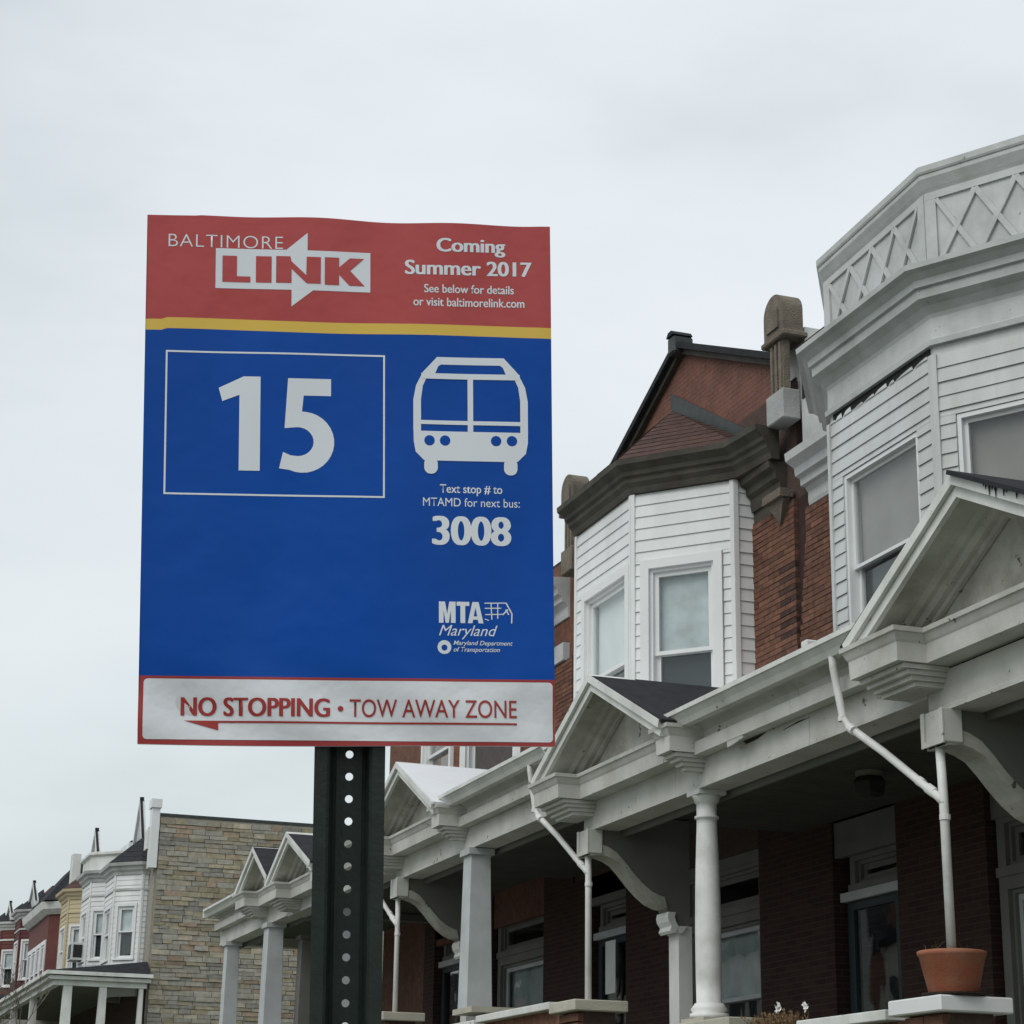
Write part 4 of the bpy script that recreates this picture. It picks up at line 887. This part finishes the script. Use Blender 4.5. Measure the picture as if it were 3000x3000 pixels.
# ------------------------------------------------------------------ far row across the side street
def far_house(y0, y1, zc, wallm, sidm, label, bayY=None, zpk=None, ypk=None, roofm='roof_black', cornm='cornice_grey', pkX=7.9, hip=True, zw=None, winm='trim_clean', big=False):
    h = thing('row_house', label, 'house', (7.9, (y0+y1)/2, 1.4), 'far row of houses beyond the stone wall')
    part('wall', MB().box(7.9, y0+.001, 1, 17, y1-.001, zc+.9), wallm, h); part('flat_roof', MB().box(7.95, y0+.02, zc+.9, 16.9, y1-.02, zc+.95), 'roof_black', h)
    if bayY is not None:
        Xf = 7.2; pts, bay, fs = mansard_bay(h, bayY, zc, 0, sidm, None, None, Xf=Xf, wA=1.35, d=.55, cret=.15, zb=zc-2.5, ex=.12, zh=zc-.72, zm=zc-1.3, z0w=zc-1.9, winA=(.25, 1.1), winB=(.16, .62), casing=.06, wm=winm, fr=winm, rec=.03, blindA='curtain', blindB='curtain')
        path = [(7.9, pts[1][1])]+pts[1:5]+[(7.9, pts[4][1])]
        part('cornice', MB().plan(path, [(-.05, zc+.0), (.03, zc), (.05, zc+.06), (.10, zc+.11), (.12, zc+.17), (.18, zc+.20), (.2, zc+.27), (-.05, zc+.29)]), cornm, h)
        part('frieze_moulding', MB().plan(path, [(.0, zc-.36), (.03, zc-.36), (.03, zc-.31), (0, zc-.30)]), cornm, h)
        if hip: hip_roof(h, pts, .18, zc+.275, (7.9, bayY+.67, zc+1.05), roofm, course=.25)
    if zpk:
        g = part('gable', MB().prism([(pkX, ypk-.95, zc+.3), (pkX, ypk+.95, zc+.3), (pkX, ypk, zpk)], (.08, 0, 0)), 'porch_grey', h)
        for s_ in (1, -1):
            part('gable_trim', MB().prism([(pkX-.06, ypk+s_*1.02, zc+.25), (pkX-.06, ypk, zpk+.02), (pkX-.06, ypk, zpk+.15), (pkX-.06, ypk+s_*1.02, zc+.40)], (.12, 0, 0)), 'trim_white', h)
            part('gable_roof', MB().prism([(pkX-.05, ypk+s_*1.02, zc+.41), (pkX-.05, ypk, zpk+.155), (pkX-.05, ypk, zpk+.17), (pkX-.05, ypk+s_*1.05, zc+.425)], (.06, 0, 0)), 'roof_black', h)
        part('finial', MB().box(pkX-.05, ypk-.05, zpk+.12, pkX+.04, ypk+.05, zpk+.20), 'roof_black', h)
    return h
h = far_house(46.8, 50.8, 7.98, 'stone_mortar', 'vinyl_white', 'white bay fronted house with rubble stone side wall and black hip roof', 47.95, 9.88, 49.3)
# corner parapet trim of the stone wall house
part('corner_trim', MB().box(7.74, 46.7, 8.05, 7.92, 47.0, 9.42), 'trim_clean', h); part('corner_trim_cap', MB().box(7.71, 46.66, 9.421, 7.95, 47.04, 9.62), 'trim_clean', h)
part('corner_bracket', MB().prism([(7.70, 46.9, 8.5), (7.70, 47.3, 8.5), (7.70, 47.3, 8.9), (7.70, 46.9, 9.0)], (.2, 0, 0)), 'trim_white', h)
part('wall_coping', MB().prism([(7.92, 46.72, 9.24), (7.92, 47.1, 9.24), (7.92, 47.1, 9.31), (7.92, 46.72, 9.31)], (9, 0, -.0)), 'flashing', h)
part('side_wall', MB().box(7.94, 46.74, 2, 16.9, 46.799, 9.24), 'stone_mortar', h)
rnd = random.Random(21); stones = []; z = 3.6
while z < 9.18:
    hgt = rnd.choice((.07, .085, .10, .115)); x = 7.95+rnd.uniform(-.15, 0)
    while x < 12.6:
        ln = rnd.uniform(.20, .48); a_, b_ = max(x, 7.95), x+ln
        if b_-a_ > .06: stones.append((a_, b_, z, min(z+hgt, 9.22)))
        x += ln+.01
    z += hgt+.01
kinds = ['stone_a']*6+['stone_b']*5+['stone_c']*2+['stone_d']*5+['stone_e']*3
vis = [q for q in stones if q[0] < 10.9 and q[2] > 4.7]; vis.sort(key=lambda q: -(q[1]-q[0])*(q[3]-q[2])); near = set(vis[:300])
rest = {}
for q in stones:
    k = rnd.choice(kinds); a_, b_, z0, z1 = q; o_ = rnd.uniform(.0, .035); j = lambda: rnd.uniform(-.006, .006)
    P8 = [(a_+j(), 46.72-o_, z0+j()), (b_+j(), 46.72-o_+j(), z0+j()), (b_, 46.738, z0), (a_, 46.738, z0), (a_+j(), 46.72-o_+j(), z1+j()), (b_+j(), 46.72-o_, z1+j()), (b_, 46.738, z1), (a_, 46.738, z1)]
    if q in near: part('stone', MB().hexa(P8), k, h)
    else: rest.setdefault(k, MB()).hexa(P8)
for k, mb in rest.items(): part('small_stones', mb, k, h, kind='stuff')
# its porch, open towards the side street
pz = 5.33
pr_ = [('porch_beam', (5.80, 46.50, pz, 7.86, 46.66, pz+.12), 'trim_white'), ('porch_beam', (5.80, 46.661, pz, 5.96, 60, pz+.12), 'trim_white'), ('porch_cornice', (5.70, 46.40, pz+.12, 7.93, 46.70, pz+.20), 'trim_white'), ('porch_cornice', (5.70, 46.701, pz+.12, 6.0, 60.4, pz+.20), 'trim_white'),
       ('porch_gutter', (5.62, 46.32, pz+.22, 7.96, 46.5, pz+.30), 'trim_white'), ('porch_gutter', (5.62, 46.501, pz+.22, 5.8, 60.5, pz+.30), 'trim_white'), ('ceiling', (5.97, 46.67, pz+.08, 7.88, 60, pz+.118), 'panel_shaded')]
for nm, b, m in pr_: part(nm, MB().box(*b), m, h)
part('porch_roof', MB().hexa([(5.66, 46.36, pz+.301), (7.89, 46.36, pz+.301), (7.89, 60.6, pz+.301), (5.66, 60.6, pz+.301), (5.75, 46.7, pz+.34), (7.88, 46.8, pz+.62), (7.88, 60.4, pz+.62), (5.75, 60.5, pz+.34)]), 'roof_black', h)
for x0, x1, y in ((6.03, 6.22, 46.52), (6.82, 6.98, 46.52), (7.70, 7.79, 46.52), (5.83, 5.99, 50.8), (5.83, 5.99, 54.8), (5.83, 5.99, 58.6)):
    part('porch_column', MB().hexa([(x0-.04, y-.03, 2.2), (x1+.03, y-.03, 2.2), (x1+.03, y+.17, 2.2), (x0-.04, y+.17, 2.2), (x0, y, pz-.001), (x1, y, pz-.001), (x1, y+.14, pz-.001), (x0, y+.14, pz-.001)]), 'trim_white', h)
part('porch_floor', MB().box(5.7, 46.4, 2.05, 7.89, 60.5, 2.2), 'concrete', h)
part('porch_wall', MB().box(7.80, 46.8, 2.2, 7.889, 60.4, pz+.07), 'brick_shaded', h)
h2 = far_house(50.8, 54.8, 8.30, 'vinyl_white', 'vinyl_white', 'narrow white house with window air conditioner, left of the stone wall house', 51.9, 9.70, 53.4, pkX=7.45, hip=False)
part('parapet', MB().plan([(7.9, 51.0), (7.15, 51.8), (7.15, 53.3), (7.9, 54.1)], [(-.1, 8.56), (0, 8.56), (.0, 8.92), (.07, 8.96), (.07, 9.02), (-.1, 9.06)]), 'trim_white', h2)
h3 = far_house(54.8, 59.2, 8.32, 'yellow_paint', 'yellow_paint', 'pale yellow house in the far row', 55.9, None, None, roofm='shingle_red', cornm='yellow_paint')
for s_ in (0,):
    part('party_pier', MB().box(7.62, 59.0, 8.6, 7.85, 59.5, 10.0), 'trim_white', h3)
h4 = far_house(59.2, 66.0, 8.35, 'red_paint', 'red_paint', 'brick red house with wide white cornice in the far row', None)
part('front_wall', MB().plan([(7.9, 59.3), (7.2, 60.0), (7.2, 64.6), (7.9, 65.4)], [(-.1, 5.6), (0, 5.6), (0, 8.35), (-.1, 8.35)]), 'red_paint', h4)
part('cornice', MB().plan([(7.9, 59.3), (7.2, 60.0), (7.2, 64.6), (7.9, 65.4)], [(-.1, 8.36), (.06, 8.36), (.2, 8.5), (.25, 8.7), (-.1, 8.72)]), 'trim_white', h4)
part('bay_roof', MB().hexa([(7.0, 59.6, 8.73), (8.2, 59.3, 8.73), (8.2, 65.4, 8.73), (7.0, 65, 8.73), (8.0, 60.6, 10.0), (8.2, 60.6, 10.0), (8.2, 64, 10.0), (8.0, 64, 10.0)]), 'roof_black', h4)
f = F((7.2, 60.0), (7.2, 64.6))
for a_ in (.25, 1.3, 2.35, 3.4): window(h4, f, a_, a_+.75, 6.2, 7.55, 6.85, casing=.12, upper='curtain', lower='screen_dark', rec=.0)
h5 = far_house(66.0, 71.5, 9.0, 'maroon_paint', 'maroon_paint', 'dark maroon house with white windows far left', 67.2, 9.95, 66.6, pkX=7.45)
h6 = far_house(71.5, 77.5, 9.2, 'red_paint', 'red_paint', 'farthest red house at the left edge with white domed gable', 73.0, 10.0, 72.8, cornm='trim_white', pkX=7.4)
far_house(77.5, 84, 9.5, 'vinyl_white', 'vinyl_white', 'last white house front cut by the left picture edge', 78.8, 10.6, 80, pkX=7.6)
# air conditioner
t = thing('air_conditioner', 'window air conditioner in the white far house', 'air conditioner', (7.05, 52.2, 6.3))
part('housing', MB().box(6.88, 52.25, 6.42, 7.22, 52.95, 6.85), 'trim_white', t); part('grille', MB().box(6.868, 52.30, 6.46, 6.879, 52.72, 6.80), 'metal_dark', t)
part('side_grille', MB().box(6.93, 52.238, 6.48, 7.15, 52.249, 6.79), 'metal_dark', t)
# porch line farther along
h5p = [(61, 5.5), (66.5, 5.7), (72, 5.95)]
for i, (y, z) in enumerate(h5p):
    hh = (h4, h5, h6)[i]
    part('porch_roof', MB().hexa([(5.6, y, z), (7.88, y, z), (7.88, y+5, z), (5.6, y+5, z), (5.75, y, z+.1), (7.88, y, z+.6), (7.88, y+5, z+.6), (5.75, y+5, z+.1)]), 'roof_black', hh)
    part('porch_beam', MB().box(5.65, y, z-.3, 5.9, y+5, z-.001), 'beam_aged', hh); part('porch_beam', MB().box(5.901, y, z-.3, 7.88, y+.2, z-.001), 'beam_aged', hh)
    for k in (0.05, 2.3, 4.6): part('porch_column', MB().box(5.7, y+k, 2.3, 5.88, y+k+.2, z-.301), 'porch_grey', hh)
    part('pediment', MB().prism([(5.6, y+1.2, z+.1), (5.6, y+3.6, z+.1), (5.6, y+2.4, z+.75)], (.2, 0, 0)), 'trim_white', hh)
    part('pediment_roof', MB().prism([(5.58, y+1.0, z+.05), (5.58, y+2.4, z+.80), (5.58, y+2.4, z+.84), (5.58, y+.95, z+.09)], (1.5, 0, 0)), 'roof_black', hh)

# small bare street tree at the lower left
rnd = random.Random(4)
t = thing('bare_tree', 'small bare twiggy tree in front of the far porches, bottom left corner', 'tree', (3.9, 38, gz(38)))
br = []; tw = MB()
def grow(p, d, l, r, k):
    q = p+d*l; br.append((p, q, r, r*.72))
    if k == 0: return
    for i in range(3 if k > 2 else 3):
        e = (d+Vector((rnd.uniform(-.75, .75), rnd.uniform(-.75, .75), rnd.uniform(-.35, .5)))).normalized(); grow(q, e, l*rnd.uniform(.6, .85), r*.6, k-1)
grow(Vector((3.9, 38, gz(38)+1.3)), Vector((0, 0, 1)), .75, .035, 5)
tb = MB()
for p, q, a, b in br:
    (tb if a > .012 else tw).tube([p, q], [max(a, .004), max(b, .0035)], 5, caps=False)
part('trunk', MB().tube([(3.9, 38, gz(38)-.1), (3.92, 38, gz(38)+.7), (3.9, 38, gz(38)+1.32)], [.06, .045, .036], 10), 'bark', t); part('branches', tb, 'bark', t, kind='stuff'); part('twigs', tw, 'bark', t, kind='stuff')

# houses across the street, seen only as reflections in the panes
ORD = ['first', 'second', 'third', 'fourth', 'fifth', 'sixth', 'seventh', 'eighth', 'ninth', 'tenth', 'eleventh']
for i in range(11):
    y = 30+i*7.0; m = ('opposite_wall', 'opposite_pale')[i % 2]; zz = gz(y)+(6.7, 7.4, 6.2, 7.0)[i % 4]; pk = (2.2, 1.5, 3.0, 1.8, 2.6)[i % 5]
    t = thing('opposite_house', ('brown', 'pale')[i % 2]+' gabled house across the street, '+ORD[i]+' in its row, mirrored in the panes', 'house', (-18, y+3.5, gz(y)), 'houses across the street')
    part('wall', MB().box(-24, y, gz(y)-.2, -17, y+6.9, zz), m, t); part('roof', MB().prism([(-16.8, y, zz+.001), (-16.8, y+6.9, zz+.001), (-16.8, y+3.4, zz+pk)], (-7.2, 0, 0)), 'roof_black', t)
    part('chimney', MB().box(-19, y+.6, zz-.2, -18.2, y+1.3, zz+1.9), m, t)
    for k in range(3):
        for zf_ in (1.4, 4.2): part('window', MB().box(-17.0, y+.9+k*2.0, gz(y)+zf_, -16.95, y+1.8+k*2.0, gz(y)+zf_+1.6), 'screen_dark', t)
